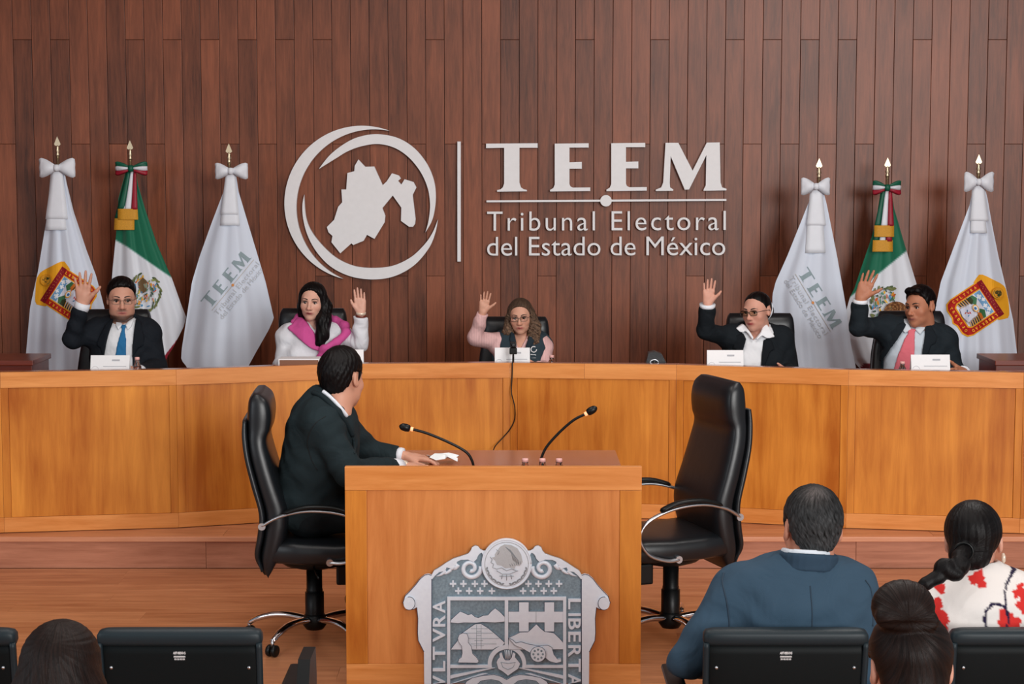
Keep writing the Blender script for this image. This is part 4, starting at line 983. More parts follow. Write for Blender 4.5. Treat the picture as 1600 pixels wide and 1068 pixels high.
# TEEM flags
def teem(A):
    L = []; g = (146, 164, 170)
    def ad(pts, col): L.append(([A(p) for p in pts], None, col))
    for k, pl in enumerate((Tl, El, [(x + 288, y_ - 2) for x, y_ in El], Ml)): ad([((x - 227) / 1226, (y_ - 112) / 1226) for x, y_ in pl], g)
    ad([(0, .235), (1, .235), (1, .243), (0, .243)], (196, 188, 180)); ad(ell2(.5, .239, .022, .022, 0, 16), (222, 150, 90))
    for s_, y_, sp_ in (('Tribunal Electoral', .36, 1.1), ('del Estado de México', .465, 1.0)):
        v, f = text_tris(s_, 0, sp_); m0, m1 = v[:, 0].min(), v[:, 0].max()
        q = [A(((p[0] - m0) / (m1 - m0), y_ - p[1] / capT * .08)) for p in v]; L.append((q, f, (196, 200, 206)))
    return L
t3, f3, r3 = flag('flag', 'white flag with grey lettering beside the left end of the ring emblem', (357.5, 224), (361, 266), None, [(354, 268), (349, 300), (330, 350), (312, 400), (300, 440), (291, 500), (284, 545), (283, 562), (293, 574), (300, 740)], [(368, 268), (373, 300), (385, 340), (400, 390), (415, 440), (428, 497), (420, 515), (400, 550), (388, 572), (380, 740)], fy, folds=2.6, amp=.014, ph=2.0, ue=([(354, 268), (349, 300), (312, 400), (285, 545), (268, 740)], [(368, 268), (373, 300), (400, 390), (428, 497), (462, 740)]))
bow_part(t3, f3, r3, 361, 267, 336, 387, 254, 280, W_)
strip(t3, f3, r3, [(353, 268), (345, 335)], [(367, 268), (372, 335)], 268, 335, M['ribw'], .008); strip(t3, f3, r3, [(353, 268), (343, 362)], [(367, 268), (376, 362)], 270, 352, M['ribw'], .004)
def aff_deg(o_, L_, deg, k=1.0): a_ = math.radians(deg); return affine(o_, (L_ * math.cos(a_), L_ * math.sin(a_)), (-L_ * k * math.sin(a_), L_ * k * math.cos(a_)))
flagprint(t3, f3, r3, teem(aff_deg((313, 470), 103, -50.5, .95)), 'printed_lettering', 3)
t4, f4, r4 = flag('flag', 'white flag with grey lettering behind the woman in black blazer', (1280, 247), (1275, 291), None, [(1270, 292), (1266, 310), (1250, 350), (1230, 400), (1212, 440), (1207, 460), (1205, 560), (1206, 740)], [(1285, 292), (1292, 320), (1300, 360), (1308, 400), (1315, 440), (1322, 480), (1330, 540), (1338, 577), (1340, 740)], fy, folds=2.8, amp=.016, ph=.9)
bow_part(t4, f4, r4, 1275, 291, 1252, 1297, 277, 305, W_)
strip(t4, f4, r4, [(1268, 292), (1260, 355)], [(1284, 292), (1291, 355)], 292, 352, M['ribw'], .008); strip(t4, f4, r4, [(1266, 292), (1258, 395)], [(1282, 292), (1290, 395)], 294, 395, M['ribw'], .004)
flagprint(t4, f4, r4, teem(aff_deg((1262, 416), 105, 58.5, .9)), 'printed_lettering', 3)
# Mexican flags
GR, WH, RE = (14, 104, 76), (224, 228, 236), (140, 20, 44)
def col2(px, py):
    b_ = np.interp(px, [170, 181, 200, 230, 250, 268, 300], [372, 375, 386, 407, 421, 433, 455])
    if py < b_ + 1.6: return tuple(GR[i] + (WH[i] - GR[i]) * max(0, min(1, (py - b_) / 3.2 + .5)) for i in range(3))
    if py > np.interp(px, [240, 252, 262, 300], [590, 562, 549, 500]) : return RE
    return WH
Ll = [(198, 262), (185, 310), (181, 370), (176, 420), (172, 470), (170, 560), (172, 740)]
t2, f2, r2 = flag('flag', 'green, white and red flag with eagle emblem behind the blue-tied man', (203, 219), (205, 262), None, Ll, [(211, 262), (216, 290), (228, 330), (245, 380), (262, 420), (268, 433), (283, 475), (291, 495), (287, 510), (272, 540), (262, 556), (254, 575), (250, 740)], fy + .2, folds=3.0, amp=.018, ph=.2, colfn=col2, ue=(Ll, [(211, 262), (216, 290), (228, 330), (245, 380), (262, 420), (291, 495), (330, 740)]))
RBm = [M['ribg'], M['ribw'], M['ribr']]
bow_part(t2, f2, r2, 205, 263, 180, 230, 252, 274, RBm)
def tri(t, F_, R, l, r, y0_, y1_, off):
    for k, m_ in enumerate(RBm):
        L1 = [(l[i][0] + (r[i][0] - l[i][0]) * k / 3, l[i][1]) for i in range(2)]; R1 = [(l[i][0] + (r[i][0] - l[i][0]) * (k + 1) / 3, l[i][1]) for i in range(2)]
        strip(t, F_, R, L1, R1, y0_, y1_, m_, off)
tri(t2, f2, r2, [(197, 268), (178, 345)], [(209, 268), (210, 345)], 270, 341, .005); tri(t2, f2, r2, [(199, 268), (184, 328)], [(213, 268), (215, 328)], 268, 327, .012)
strip(t2, f2, r2, [(184, 326), (184, 343)], [(215, 326), (216, 343)], 326, 343, M['gold'], .013, 'gold_fringe'); strip(t2, f2, r2, [(179, 341), (178, 359)], [(210, 341), (210, 359)], 341, 359, M['gold'], .006, 'gold_fringe')
def eagle(A, big=False, seed=3):
    rnd = random.Random(seed); L = []
    def ad(pts, col): L.append(([A(p) for p in pts], None, col))
    pal = [(70, 110, 90), (96, 128, 84), (60, 140, 190), (222, 150, 50), (206, 92, 50), (96, 150, 130), (232, 180, 60), (70, 90, 80), (150, 160, 90)]
    for i in range(34):
        a_ = math.radians(-60 + i * 300 / 33) if not big else math.radians(rnd.uniform(60, 300)); r = 1 + rnd.uniform(-.1, .05)
        ad(ell2(r * math.cos(a_), r * math.sin(a_), .16, .06, a_ + 1.1 + rnd.uniform(-.4, .4), 8), (118, 124, 78) if i % 3 else (80, 96, 66))
    for i in range(70):
        a_ = rnd.uniform(0, 6.28); r = math.sqrt(rnd.uniform(0, .7)); ad(ell2(r * math.cos(a_), r * math.sin(a_), rnd.uniform(.07, .16), rnd.uniform(.03, .07), rnd.uniform(0, 3), 7), rnd.choice(pal))
    if big:
        ad(ell2(.62, .2, .72, .48, -.15, 22), (122, 78, 46))
        for k in range(4):
            for i in range(15):
                a_ = i / 15 * 2 * PI; rx, ry = .62 - .15 * k, .4 - .1 * k
                ad(ell2(.62 + rx * math.cos(a_), .18 + ry * math.sin(a_), .09, .022, a_ + 1.8, 6), (78, 46, 28) if (i + k) % 2 else (176, 130, 84))
    else:
        ad([(-.55, -.45), (-.3, -.75), (0, -.6), (.15, -.35), (.05, -.05), (-.15, .1), (-.4, -.1)], (110, 88, 60)); ad([(-.2, -.4), (.05, -.5), (.1, -.2), (-.1, -.1)], (140, 150, 130))
    return L
flagprint(t2, f2, r2, eagle(affine((227, 456), (23, 4), (-4, 29))), 'printed_eagle', 3)
def col5(px, py):
    b_ = np.interp(px, [1300, 1329, 1372, 1416, 1440], [500, 463, 428, 392, 372])
    return tuple(GR[i] + (WH[i] - GR[i]) * max(0, min(1, (py - b_) / 3.2 + .5)) for i in range(3)) if py < b_ + 1.6 else (RE if py > np.interp(px, [1300, 1330, 1350, 1380], [700, 585, 568, 566]) else WH)
t5, f5, r5 = flag('flag', 'green, white and red flag with eagle emblem behind the man with the pink tie', (1387, 246), (1385, 290), None, [(1379, 290), (1375, 320), (1362, 370), (1345, 420), (1335, 450), (1328, 464), (1318, 500), (1318, 530), (1330, 560), (1345, 577), (1350, 740)], [(1392, 290), (1397, 325), (1410, 370), (1422, 410), (1432, 443), (1440, 490), (1446, 560), (1444, 740)], fy + .24, folds=2.8, amp=.018, ph=2.6, colfn=col5)
bow_part(t5, f5, r5, 1386, 293, 1364, 1408, 283, 306, RBm)
tri(t5, f5, r5, [(1376, 298), (1364, 377)], [(1392, 298), (1394, 377)], 298, 377, .005); tri(t5, f5, r5, [(1378, 298), (1366, 354)], [(1394, 298), (1397, 354)], 296, 353, .012)
strip(t5, f5, r5, [(1366, 352), (1366, 370)], [(1397, 352), (1397, 370)], 352, 370, M['gold'], .013, 'gold_fringe'); strip(t5, f5, r5, [(1364, 376), (1363, 393)], [(1395, 376), (1395, 393)], 375, 393, M['gold'], .006, 'gold_fringe')
flagprint(t5, f5, r5, eagle(affine((1384, 478), (25, 2), (-2, 30)), True, 5), 'printed_eagle', 3)
# ---------------------------------------------------------------- people: smooth distance fields turned into surfaces
def axis(lo, hi, hc, fine=()):
    """coordinates from lo to hi with step hc, finer inside the (a,b,h) intervals"""
    out = [lo]
    while out[-1] < hi:
        x = out[-1]; h = hc
        for a_, b_, hf in fine:
            if a_ - 1e-6 <= x < b_: h = min(h, hf)
            elif x < a_: h = min(h, max(hf, min(hc, (a_ - x) * .5)))
        out.append(x + h)
    return np.array(out, dtype=np.float32)
def surfnet(D, ax, ay, az):
    S = D < 0
    nx, ny, nz = D.shape
    cnt = np.zeros((nx - 1, ny - 1, nz - 1), np.int8)
    for i in (0, 1):
        for j in (0, 1):
            for k in (0, 1): cnt += S[i:nx - 1 + i, j:ny - 1 + j, k:nz - 1 + k]
    mi = np.argwhere((cnt > 0) & (cnt < 8)); n = len(mi)
    idx = np.full(cnt.shape, -1, np.int64); idx[mi[:, 0], mi[:, 1], mi[:, 2]] = np.arange(n)
    X = [ax, ay, az]; pos = np.zeros((n, 3)); c = np.zeros(n)
    for e in range(3):
        o1, o2 = [(1, 2), (0, 2), (0, 1)][e]
        for p in (0, 1):
            for q in (0, 1):
                a_ = mi.copy(); a_[:, o1] += p; a_[:, o2] += q; b_ = a_.copy(); b_[:, e] += 1
                va = D[a_[:, 0], a_[:, 1], a_[:, 2]]; vb = D[b_[:, 0], b_[:, 1], b_[:, 2]]
                m = (va < 0) != (vb < 0); t = np.where(m, va / np.where(m, va - vb, 1), 0)
                t = np.clip(t, 0.02, .98)
                for d in range(3):
                    x = X[d][a_[:, d]].astype(float)
                    if d == e: x = x + t * (X[d][b_[:, d]] - X[d][a_[:, d]])
                    pos[:, d] += np.where(m, x, 0)
                c += m
    pos /= c[:, None]
    quads = []
    for e in range(3):
        o1, o2 = [(1, 2), (2, 0), (0, 1)][e]
        sl = [slice(None)] * 3; sl2 = [slice(None)] * 3; sl[e] = slice(0, -1); sl2[e] = slice(1, None)
        A_, B_ = S[tuple(sl)], S[tuple(sl2)]
        ch = np.argwhere(A_ != B_); ch = ch[(ch[:, o1] > 0) & (ch[:, o2] > 0) & (ch[:, o1] < D.shape[o1] - 1) & (ch[:, o2] < D.shape[o2] - 1)]
        if len(ch) == 0: continue
        flip = A_[ch[:, 0], ch[:, 1], ch[:, 2]]
        def g(d1, d2):
            t = ch.copy(); t[:, o1] -= d1; t[:, o2] -= d2; return idx[t[:, 0], t[:, 1], t[:, 2]]
        q = np.stack([g(1, 1), g(0, 1), g(0, 0), g(1, 0)], 1); q[~flip] = q[~flip][:, ::-1]
        quads.append(q)
    if not quads: return pos, np.zeros((0, 4), int)
    q = np.concatenate(quads); q = q[(q >= 0).all(1)]
    return pos, q
def relax(pos, q, it=1, lam=.5):
    n = len(pos)
    for _ in range(it):
        s = np.zeros((n, 3)); c = np.zeros(n)
        for a_, b_ in ((0, 1), (1, 2), (2, 3), (3, 0)):
            for i, j in ((a_, b_), (b_, a_)):
                for d in range(3): s[:, d] += np.bincount(q[:, i], pos[q[:, j], d], n)
                c += np.bincount(q[:, i], minlength=n)
        pos = pos + lam * (s / np.maximum(c, 1)[:, None] - pos)
    return pos
def np_mesh(name, pos, q, mat, parent, cols=None, hv=None):
    me = bpy.data.meshes.new(name); nv, nf = len(pos), len(q)
    me.vertices.add(nv); me.vertices.foreach_set('co', pos.astype(np.float32).ravel())
    me.loops.add(nf * 4); me.loops.foreach_set('vertex_index', q.astype(np.int32).ravel())
    me.polygons.add(nf); me.polygons.foreach_set('loop_start', np.arange(0, nf * 4, 4, dtype=np.int32))
    me.polygons.foreach_set('loop_total', np.full(nf, 4, dtype=np.int32))
    me.update(calc_edges=True); me.validate(); me.shade_smooth()
    me.materials.append(mat)
    if cols is not None:
        ca = me.color_attributes.new('Col', 'FLOAT_COLOR', 'POINT'); ca.data.foreach_set('color', np.c_[cols, np.ones(nv)].astype(np.float32).ravel())
    if hv is not None:
        at = me.attributes.new('hv', 'FLOAT_VECTOR', 'POINT'); at.data.foreach_set('vector', hv.astype(np.float32).ravel())
    o = bpy.data.objects.new(name, me); return link(o, parent)
def smin(a_, b_, k):
    if k <= 0: return np.minimum(a_, b_)
    h = np.maximum(k - np.abs(a_ - b_), 0) / k
    return np.minimum(a_, b_) - h * h * k * .25
def smax(a_, b_, k): return -smin(-a_, -b_, k)
class Cone:
    def __init__(s, a_, b_, ra, rb, k=.02, yx=1.0): s.a, s.b, s.ra, s.rb, s.k = Vector(a_), Vector(b_), ra, rb, k
    def box(s, e):
        r = max(s.ra, s.rb) + e; return [min(s.a[i], s.b[i]) - r for i in range(3)], [max(s.a[i], s.b[i]) + r for i in range(3)]
    def ev(s, x, y, z, infl=0):
        d = s.b - s.a; L = max(d.length_squared, 1e-9)
        t = np.clip(((x - s.a.x) * d.x + (y - s.a.y) * d.y + (z - s.a.z) * d.z) / L, 0, 1)
        return np.sqrt((x - s.a.x - t * d.x) ** 2 + (y - s.a.y - t * d.y) ** 2 + (z - s.a.z - t * d.z) ** 2) - (s.ra + (s.rb - s.ra) * t) - infl
class Ell:
    def __init__(s, c, r, R=None, k=.02): s.c, s.r, s.R, s.k = Vector(c), r, R, k
    def box(s, e):
        m = max(s.r) + e if s.R is not None else None
        return [s.c[i] - (m or s.r[i] + e) for i in range(3)], [s.c[i] + (m or s.r[i] + e) for i in range(3)]
    def ev(s, x, y, z, infl=0):
        x, y, z = x - s.c.x, y - s.c.y, z - s.c.z
        if s.R is not None:
            R = s.R; x, y, z = R[0][0] * x + R[1][0] * y + R[2][0] * z, R[0][1] * x + R[1][1] * y + R[2][1] * z, R[0][2] * x + R[1][2] * y + R[2][2] * z
        a_, b_, c_ = [r + infl for r in s.r]
        k0 = np.sqrt((x / a_) ** 2 + (y / b_) ** 2 + (z / c_) ** 2); k1 = np.sqrt((x / a_ ** 2) ** 2 + (y / b_ ** 2) ** 2 + (z / c_ ** 2) ** 2)
        return k0 * (k0 - 1) / np.maximum(k1, 1e-6)
class Grid:
    def __init__(s, ax, ay, az): s.ax, s.ay, s.az = ax, ay, az; s.x, s.y, s.z = ax[:, None, None], ay[None, :, None], az[None, None, :]
    def field(s, prims, infl=0, marg=.05):
        D = np.full((len(s.ax), len(s.ay), len(s.az)), .4, np.float32); return s.addto(D, prims, infl, marg)
    def addto(s, D, prims, infl=0, marg=.05, sub=False):
        for p in prims:
            lo, hi = p.box(marg + p.k + max(infl, 0))
            sl = tuple(slice(max(0, int(np.searchsorted(a_, lo[i])) - 1), int(np.searchsorted(a_, hi[i])) + 1) for i, a_ in enumerate((s.ax, s.ay, s.az)))
            v = p.ev(s.ax[sl[0]][:, None, None], s.ay[sl[1]][None, :, None], s.az[sl[2]][None, None, :], infl)
            if v.size == 0: continue
            D[sl] = smax(D[sl], -v, p.k) if sub else smin(D[sl], v, p.k)
        return D
    def mesh(s, D, name, mat, parent, colf=None, hvf=None, rel=1):
        pos, q = surfnet(D, s.ax, s.ay, s.az)
        if len(q) == 0: print('EMPTY', name); return None
        pos = relax(pos, q, rel)
        return np_mesh(name, pos, q, mat, parent, colf(pos) if colf else None, hvf(pos) if hvf else None)
def poly2(x, z, pts):
    """signed distance to polygon, arrays broadcast"""
    d = None; ins = None; n = len(pts)
    for i in range(n):
        (ax_, az_), (bx, bz) = pts[i], pts[(i + 1) % n]
        ex, ez = bx - ax_, bz - az_; L = max(ex * ex + ez * ez, 1e-12)
        t = np.clip(((x - ax_) * ex + (z - az_) * ez) / L, 0, 1)
        dd = (x - ax_ - t * ex) ** 2 + (z - az_ - t * ez) ** 2
        d = dd if d is None else np.minimum(d, dd)
        c_ = ((az_ <= z) & (bz > z)) | ((bz <= z) & (az_ > z))
        xi = ax_ + (z - az_) * ex / (ez if abs(ez) > 1e-9 else 1e-9)
        cr = c_ & (x < xi); ins = cr if ins is None else ins ^ cr
    return np.where(ins, -1, 1) * np.sqrt(d)
def wrinkle(x, y, z, s=1.0):
    return (np.sin(x * 31 + 2.1 * np.sin(z * 17 + 1) + y * 19) * np.sin(z * 38 + 1.7 * np.sin(x * 23) + 1.3) + .6 * np.sin(z * 61 + x * 27 + 2 * np.sin(y * 33 + z * 9))) * s
L3 = lambda c: np.array(lin(c)[:3])
# ---- head (local frame: face toward -y)
def head_prims(hs, Mx, female=False, full=1.0, jaw=1.0):
    R = Mx.to_3x3(); Rn = [[R[i][j] for j in range(3)] for i in range(3)]
    def T(p): return Mx @ (Vector(p) * hs)
    def E_(c, r, k=.02): return Ell(T(c), [q * hs for q in r], Rn, k * hs)
    def K_(a_, b_, ra, rb, k=.015): return Cone(T(a_), T(b_), ra * hs, rb * hs, k * hs)
    j = jaw * (.92 if female else 1)
    P_ = [E_((0, .014, .036), (.076, .094, .083)), E_((0, -.034, -.018), (.062 * full, .062, .085), .03), E_((0, -.032, -.07), (.052 * j * full, .052, .042), .03), E_((0, -.07, -.098), (.023 * j, .02, .018), .025),
          E_((.04, -.058, -.026), (.024, .022, .022), .02), E_((-.04, -.058, -.026), (.024, .022, .022), .02),
          K_((-.034, -.078, .022), (.034, -.078, .022), .012, .012, .02),
          K_((0, -.088, .008), (0, -.108, -.03), .007, .0105, .012), E_((0, -.11, -.035), (.012, .011, .010), .008), E_((.013, -.098, -.038), (.0085, .010, .0075), .006), E_((-.013, -.098, -.038), (.0085, .010, .0075), .006),
          E_((0, -.085, -.06), (.026, .012, .016), .015),
          K_((-.022, -.088, -.0635), (0, -.0975, -.0605), .0035, .0062, .003), K_((.022, -.088, -.0635), (0, -.0975, -.0605), .0035, .0062, .003),
          K_((-.015, -.0895, -.0725), (.015, -.0895, -.0725), .0062, .0062, .003), K_((-.02, -.098, -.0672), (.02, -.098, -.0672), .001, .001, .001) if False else E_((0, -.09, -.071), (.012, .008, .006), .004),
          Cone(T((0, .02, -.06)), T((0, .035, -.13)), .052 * hs * (.86 if female else 1.05), .054 * hs * (.86 if female else 1.08), .03)]
    ears = []
    for s in (-1, 1):
        ears += [E_((s * .077, .018, .0), (.009, .017, .027), .008), E_((s * .075, .008, -.020), (.007, .010, .013), .008)]
    sub = [E_((s * .031, -.098, .002), (.017, .018, .011), .012) for s in (-1, 1)] + [E_((s * .086, .012, .003), (.006, .010, .018), .006) for s in (-1, 1)]
    return P_, ears, sub
def face_cols(pos, Mx, hs, skin, lips=(170, 96, 90), beard=0, blush=.25, brows=None):
    Mi = np.array(Mx.inverted()); p = (pos @ Mi[:3, :3].T + Mi[:3, 3]) / hs
    c = np.tile(L3(skin), (len(pos), 1)); x, y, z = p.T
    def g(cx_, cy_, cz_, r): return np.exp(-(((np.abs(x) - cx_) / r[0]) ** 2 + ((z - cz_) / r[1]) ** 2)) * (y < -.04)
    red = L3([min(255, skin[0] * 1.0), skin[1] * .80, skin[2] * .76])
    w_ = (g(.045, 0, -.035, (.02, .02)) * blush + g(0, 0, -.037, (.018, .01)) * .35)[:, None]; c = c * (1 - w_) + red * w_
    w_ = (np.exp(-((x / .024) ** 4 + ((z + .0665) / .0085) ** 4)) * (y < -.078))[:, None]; c = c * (1 - w_) + L3(lips) * w_
    w_ = (np.exp(-((x / .02) ** 4 + ((z + .0668) / .0013) ** 2)) * (y < -.078))[:, None] * .7; c = c * (1 - w_) + L3([q * .35 for q in lips]) * w_
    w_ = (np.exp(-(((np.abs(x) - .031) / .017) ** 4 + ((z - .012) / .0035) ** 2)) * (y < -.06))[:, None] * .55; c = c * (1 - w_) + L3([q * .45 for q in skin]) * w_
    w_ = (np.exp(-(((np.abs(x) - .008) / .0035) ** 2 + ((z + .044) / .003) ** 2)) * (y < -.09))[:, None] * .7; c = c * (1 - w_) + L3([q * .4 for q in skin]) * w_
    if beard:
        m = (1.0 * np.clip((-.076 - z) / .012, 0, 1) + .28 * np.clip((-.045 - z) / .03, 0, 1) * np.clip((np.abs(x) - .026) / .02, 0, 1)) * (y < .02) * np.clip((z + .14) / .02, 0, 1)
        m += np.exp(-((x / .03) ** 4 + ((z + .053) / .006) ** 2)) * (y < -.07) * .9
        m = (np.clip(m, 0, 1) * (1 - np.exp(-((x / .022) ** 4 + ((z + .0665) / .008) ** 4))) * beard)[:, None]
        c = c * (1 - m) + L3((34, 25, 22)) * m
    return c
def head_extras(root, Mx, hs, iris=(50, 32, 22), browc=(30, 22, 18), brow_t=.0035, lids=(60, 40, 34), gaze=0.0):
    def mk(name, geo, mat, cols=None):
        o = meshobj(name, geo[0], geo[1], mat, root, True); o.matrix_local = Mx @ Matrix.Scale(hs, 4)
        if cols is not None:
            ca = o.data.color_attributes.new('Col', 'FLOAT_COLOR', 'POINT'); ca.data.foreach_set('color', np.array(cols, dtype=np.float32).ravel())
        return o
    for s in (-1, 1):
        c = Vector((s * .031, -.0725, .0)); r = .013; vs = []; fs = []; cs = []; n = 18
        rad = [0, .15, .24, .4, .52, .58, .66, .9, 1.3, 1.8, 2.4, 3.14]
        for a_ in rad:
            for j in range(n):
                t = 2 * PI * j / n; d = Vector((math.sin(a_) * math.cos(t) + gaze * math.cos(a_), -math.cos(a_), math.sin(a_) * math.sin(t))); d.normalize()
                vs.append(c + d * r); cs.append(lin((10, 8, 8)) if a_ < .2 else lin(iris) if a_ < .56 else lin((198, 184, 178)))
        mk('eye', (vs, ring_faces(len(rad), n)), M['eye'], cs)
        up = [(s * .0135, -.0815, .0035), (s * .022, -.0875, .0075), (s * .031, -.0895, .0088), (s * .04, -.086, .0065), (s * .0475, -.078, .001)]
        mk('eyelid', tube_geo(spline(up, 4), [.0012] + [.0022] * 15 + [.0012], 6), plainc(lids))
        br = [(s * .012, -.0935, .021), (s * .024, -.0945, .0262), (s * .038, -.0895, .0278), (s * .052, -.0765, .022)]
        mk('eyebrow', tube_geo(spline(br, 5), [brow_t * q for q in (.6, 1, 1.1, 1.1, 1.1, 1.1, 1.05, 1, 1, .95, .9, .8, .7, .55, .4, .25)], 6, .9), plainc(browc))
_pc = {}
def plainc(c, rough=.7):
    if (c, rough) not in _pc: _pc[(c, rough)] = plain('tone_%d_%d_%d' % c, c, rough)
    return _pc[(c, rough)]
def hair_mesh(root, Mx, hs, add, cutf, mat, name='hair', h=.0042, rough_amp=.0014, colf=None, crown=(0, .03, .12), infl=.010, ext=None, base=True, hvf=None, curl=0):
    lo, hi = ext or ((-.13, -.13, -.16), (.13, .15, .16)); g = Grid(axis(lo[0], hi[0], h), axis(lo[1], hi[1], h), axis(lo[2], hi[2], h))
    P_ = ([Ell((0, .014, .036), [.076 + infl, .094 + infl, .083 + infl], None, .01), Ell((0, -.02, -.01), [.068 + infl, .055 + infl, .07], None, .02)] if base else [])
    D = g.field(P_, 0, .03)
    if cutf is not None: D = smax(D, cutf(g.x, g.y, g.z).astype(np.float32), .006)
    g.addto(D, add, 0, .03)
    ph = np.arctan2(g.x - crown[0], g.y - crown[1] + 1e-6); rr = np.sqrt((g.x - crown[0]) ** 2 + (g.y - crown[1]) ** 2 + (g.z - crown[2]) ** 2)
    D = D + rough_amp * (np.sin(ph * 26 + 9 * np.sin(rr * 14)) + .6 * np.sin(ph * 47 + rr * 40))
    if curl: D = D + curl * np.sin(g.x * 210 + 2 * np.sin(g.z * 90)) * np.sin(g.z * 190 + 2 * np.sin(g.y * 110)) * (g.z < .03)
    def hvd(p):
        if hvf: return hvf(p)
        a_ = np.arctan2(p[:, 0] - crown[0], p[:, 1] - crown[1]); r = np.sqrt(((p - np.array(crown)) ** 2).sum(1))
        return np.c_[np.cos(a_) * .6 + .1 * r, r * 1.5 + np.sin(a_) * .6, np.sin(a_) * 0]
    def hv2(p):
        if hvf: return hvf(p)
        a_ = np.arctan2(p[:, 0] - crown[0], -(p[:, 1] - crown[1])); r = np.sqrt(((p - np.array(crown)) ** 2).sum(1))
        return np.c_[a_ / 3.14 + .15 * np.sin(r * 12), r * 3, r * 0]
    o = g.mesh(D, name, mat, root, colf or (lambda p: np.ones((len(p), 3))), hv2, 1)
    if o: o.matrix_local = Mx @ Matrix.Scale(hs, 4)
    return o
def cut_line(ys, zs, k=.8):
    return lambda x, y, z: (np.interp(y, ys, zs) - z) * k + 0 * x
def hand_prims(W, u, v, n, L=.185, spread=1.0, curl=(0, 0, 0, 0), thumb=1.0, thumb_fold=0):
    """W wrist, u toward the finger tips, v toward the thumb side, n out of the palm"""
    W, u = Vector(W), Vector(u).normalized(); v = Vector(v); v = (v - u * v.dot(u)).normalized(); n = Vector(n); n = (n - u * n.dot(u) - v * n.dot(v)).normalized()
    k = L / .185; P_ = []
    def q(a_, b_, c_=0): return W + (u * a_ + v * b_ + n * c_) * k
    S_ = (.031, .0105, -.0105, -.030); Kn = (.090, .094, .089, .080); Lf = (.070, .078, .073, .057); An = (.13, .03, -.07, -.17)
    for i in range(4):
        P_.append(Cone(q(.008, S_[i] * .62), q(Kn[i], S_[i]), .0135 * k, .0118 * k, .012 * k))
    P_.append(Cone(q(.0, 0), q(.045, 0), .020 * k, .020 * k, .02 * k))
    P_.append(Cone(q(.02, -.018, .004), q(.065, -.022, .003), .014 * k, .011 * k, .015 * k))
    for i in range(4):
        a_ = An[i] * spread; d = u * math.cos(a_) + v * math.sin(a_); p = q(Kn[i], S_[i]); b = curl[i]; r = (.0088, .0090, .0086, .0076)[i]
        for m, (fr, r0, r1) in enumerate(((.45, 1, .95), (.30, .95, .88), (.25, .88, .72))):
            bb = b * (m + .6); dd = (d * math.cos(bb) + n * math.sin(bb)) * Lf[i] * fr * k
            P_.append(Cone(p, p + dd, r * r0 * k, r * r1 * k, .003 * k)); p = p + dd
    t0, t1 = q(.018, .022, .004), q(.05, .043 + .006 * thumb, .010 + .012 * thumb_fold)
    P_.append(Cone(t0, t1, .0165 * k, .0125 * k, .014 * k)); t2 = q(.072, .058 + .012 * thumb - .02 * thumb_fold, .014 + .014 * thumb_fold); P_.append(Cone(t1, t2, .0115 * k, .0100 * k, .005 * k))
    t3 = q(.093, .066 + .018 * thumb - .035 * thumb_fold, .014 + .014 * thumb_fold); P_.append(Cone(t2, t3, .0098 * k, .0075 * k, .004 * k))
    return P_
def torso_prims(c):
    """c: Nk neck base, SL,SR shoulders, PV pelvis, w chest half width, d chest half depth"""
    Nk, SL, SR, PV = Vector(c['Nk']), Vector(c['SL']), Vector(c['SR']), Vector(c['PV']); w_, d_ = c.get('w', .165), c.get('d', .115)
    ax_ = (Nk - PV); H = ax_.length
    tilt = ax_.normalized(); xx = (SL - SR).normalized(); yy = tilt.cross(xx).normalized(); xx = yy.cross(tilt)
    R = [[xx[i], yy[i], tilt[i]] for i in range(3)]
    at = lambda t, y_=0: PV + ax_ * t + yy * y_
    P_ = [Ell(at(.04, .015), [w_ * 1.0, d_ * 1.1, .12], R, .04), Ell(at(.3, -.005 * 1), [w_ * .92, d_ * (1.0 + c.get('belly', 0)), .17], R, .08), Ell(at(.62), [w_ * 1.03, d_ * 1.02, .20], R, .08), Ell(at(.78, .01), [w_ * 1.0, d_ * .9, .13], R, .06)]
    for S in (SL, SR):
        P_.append(Cone(at(.86, .012) + (S - Nk) * .25, S + tilt * .0, .062, .052, .05))
        P_.append(Cone(Nk + tilt * .015 + yy * .02, Nk + (S - Nk) * .72 + tilt * .012 + yy * .012, .04, .042, .05))
    if c.get('bust'):
        for s in (-1, 1): P_.append(Ell(at(.60) + xx * s * .075 - yy * d_ * .75, [.07, .055, .07], R, .05))
    return P_, R
def arm_prims(S, E_, W, r=(.052, .042, .036, .028), k=.03):
    return [Cone(S, E_, r[0], r[1], .045), Cone(E_, W, r[1] * .98, r[3], k), Cone(Vector(E_).lerp(Vector(W), .1), Vector(E_).lerp(Vector(W), .45), r[2] * 1.08, r[2], .02)]
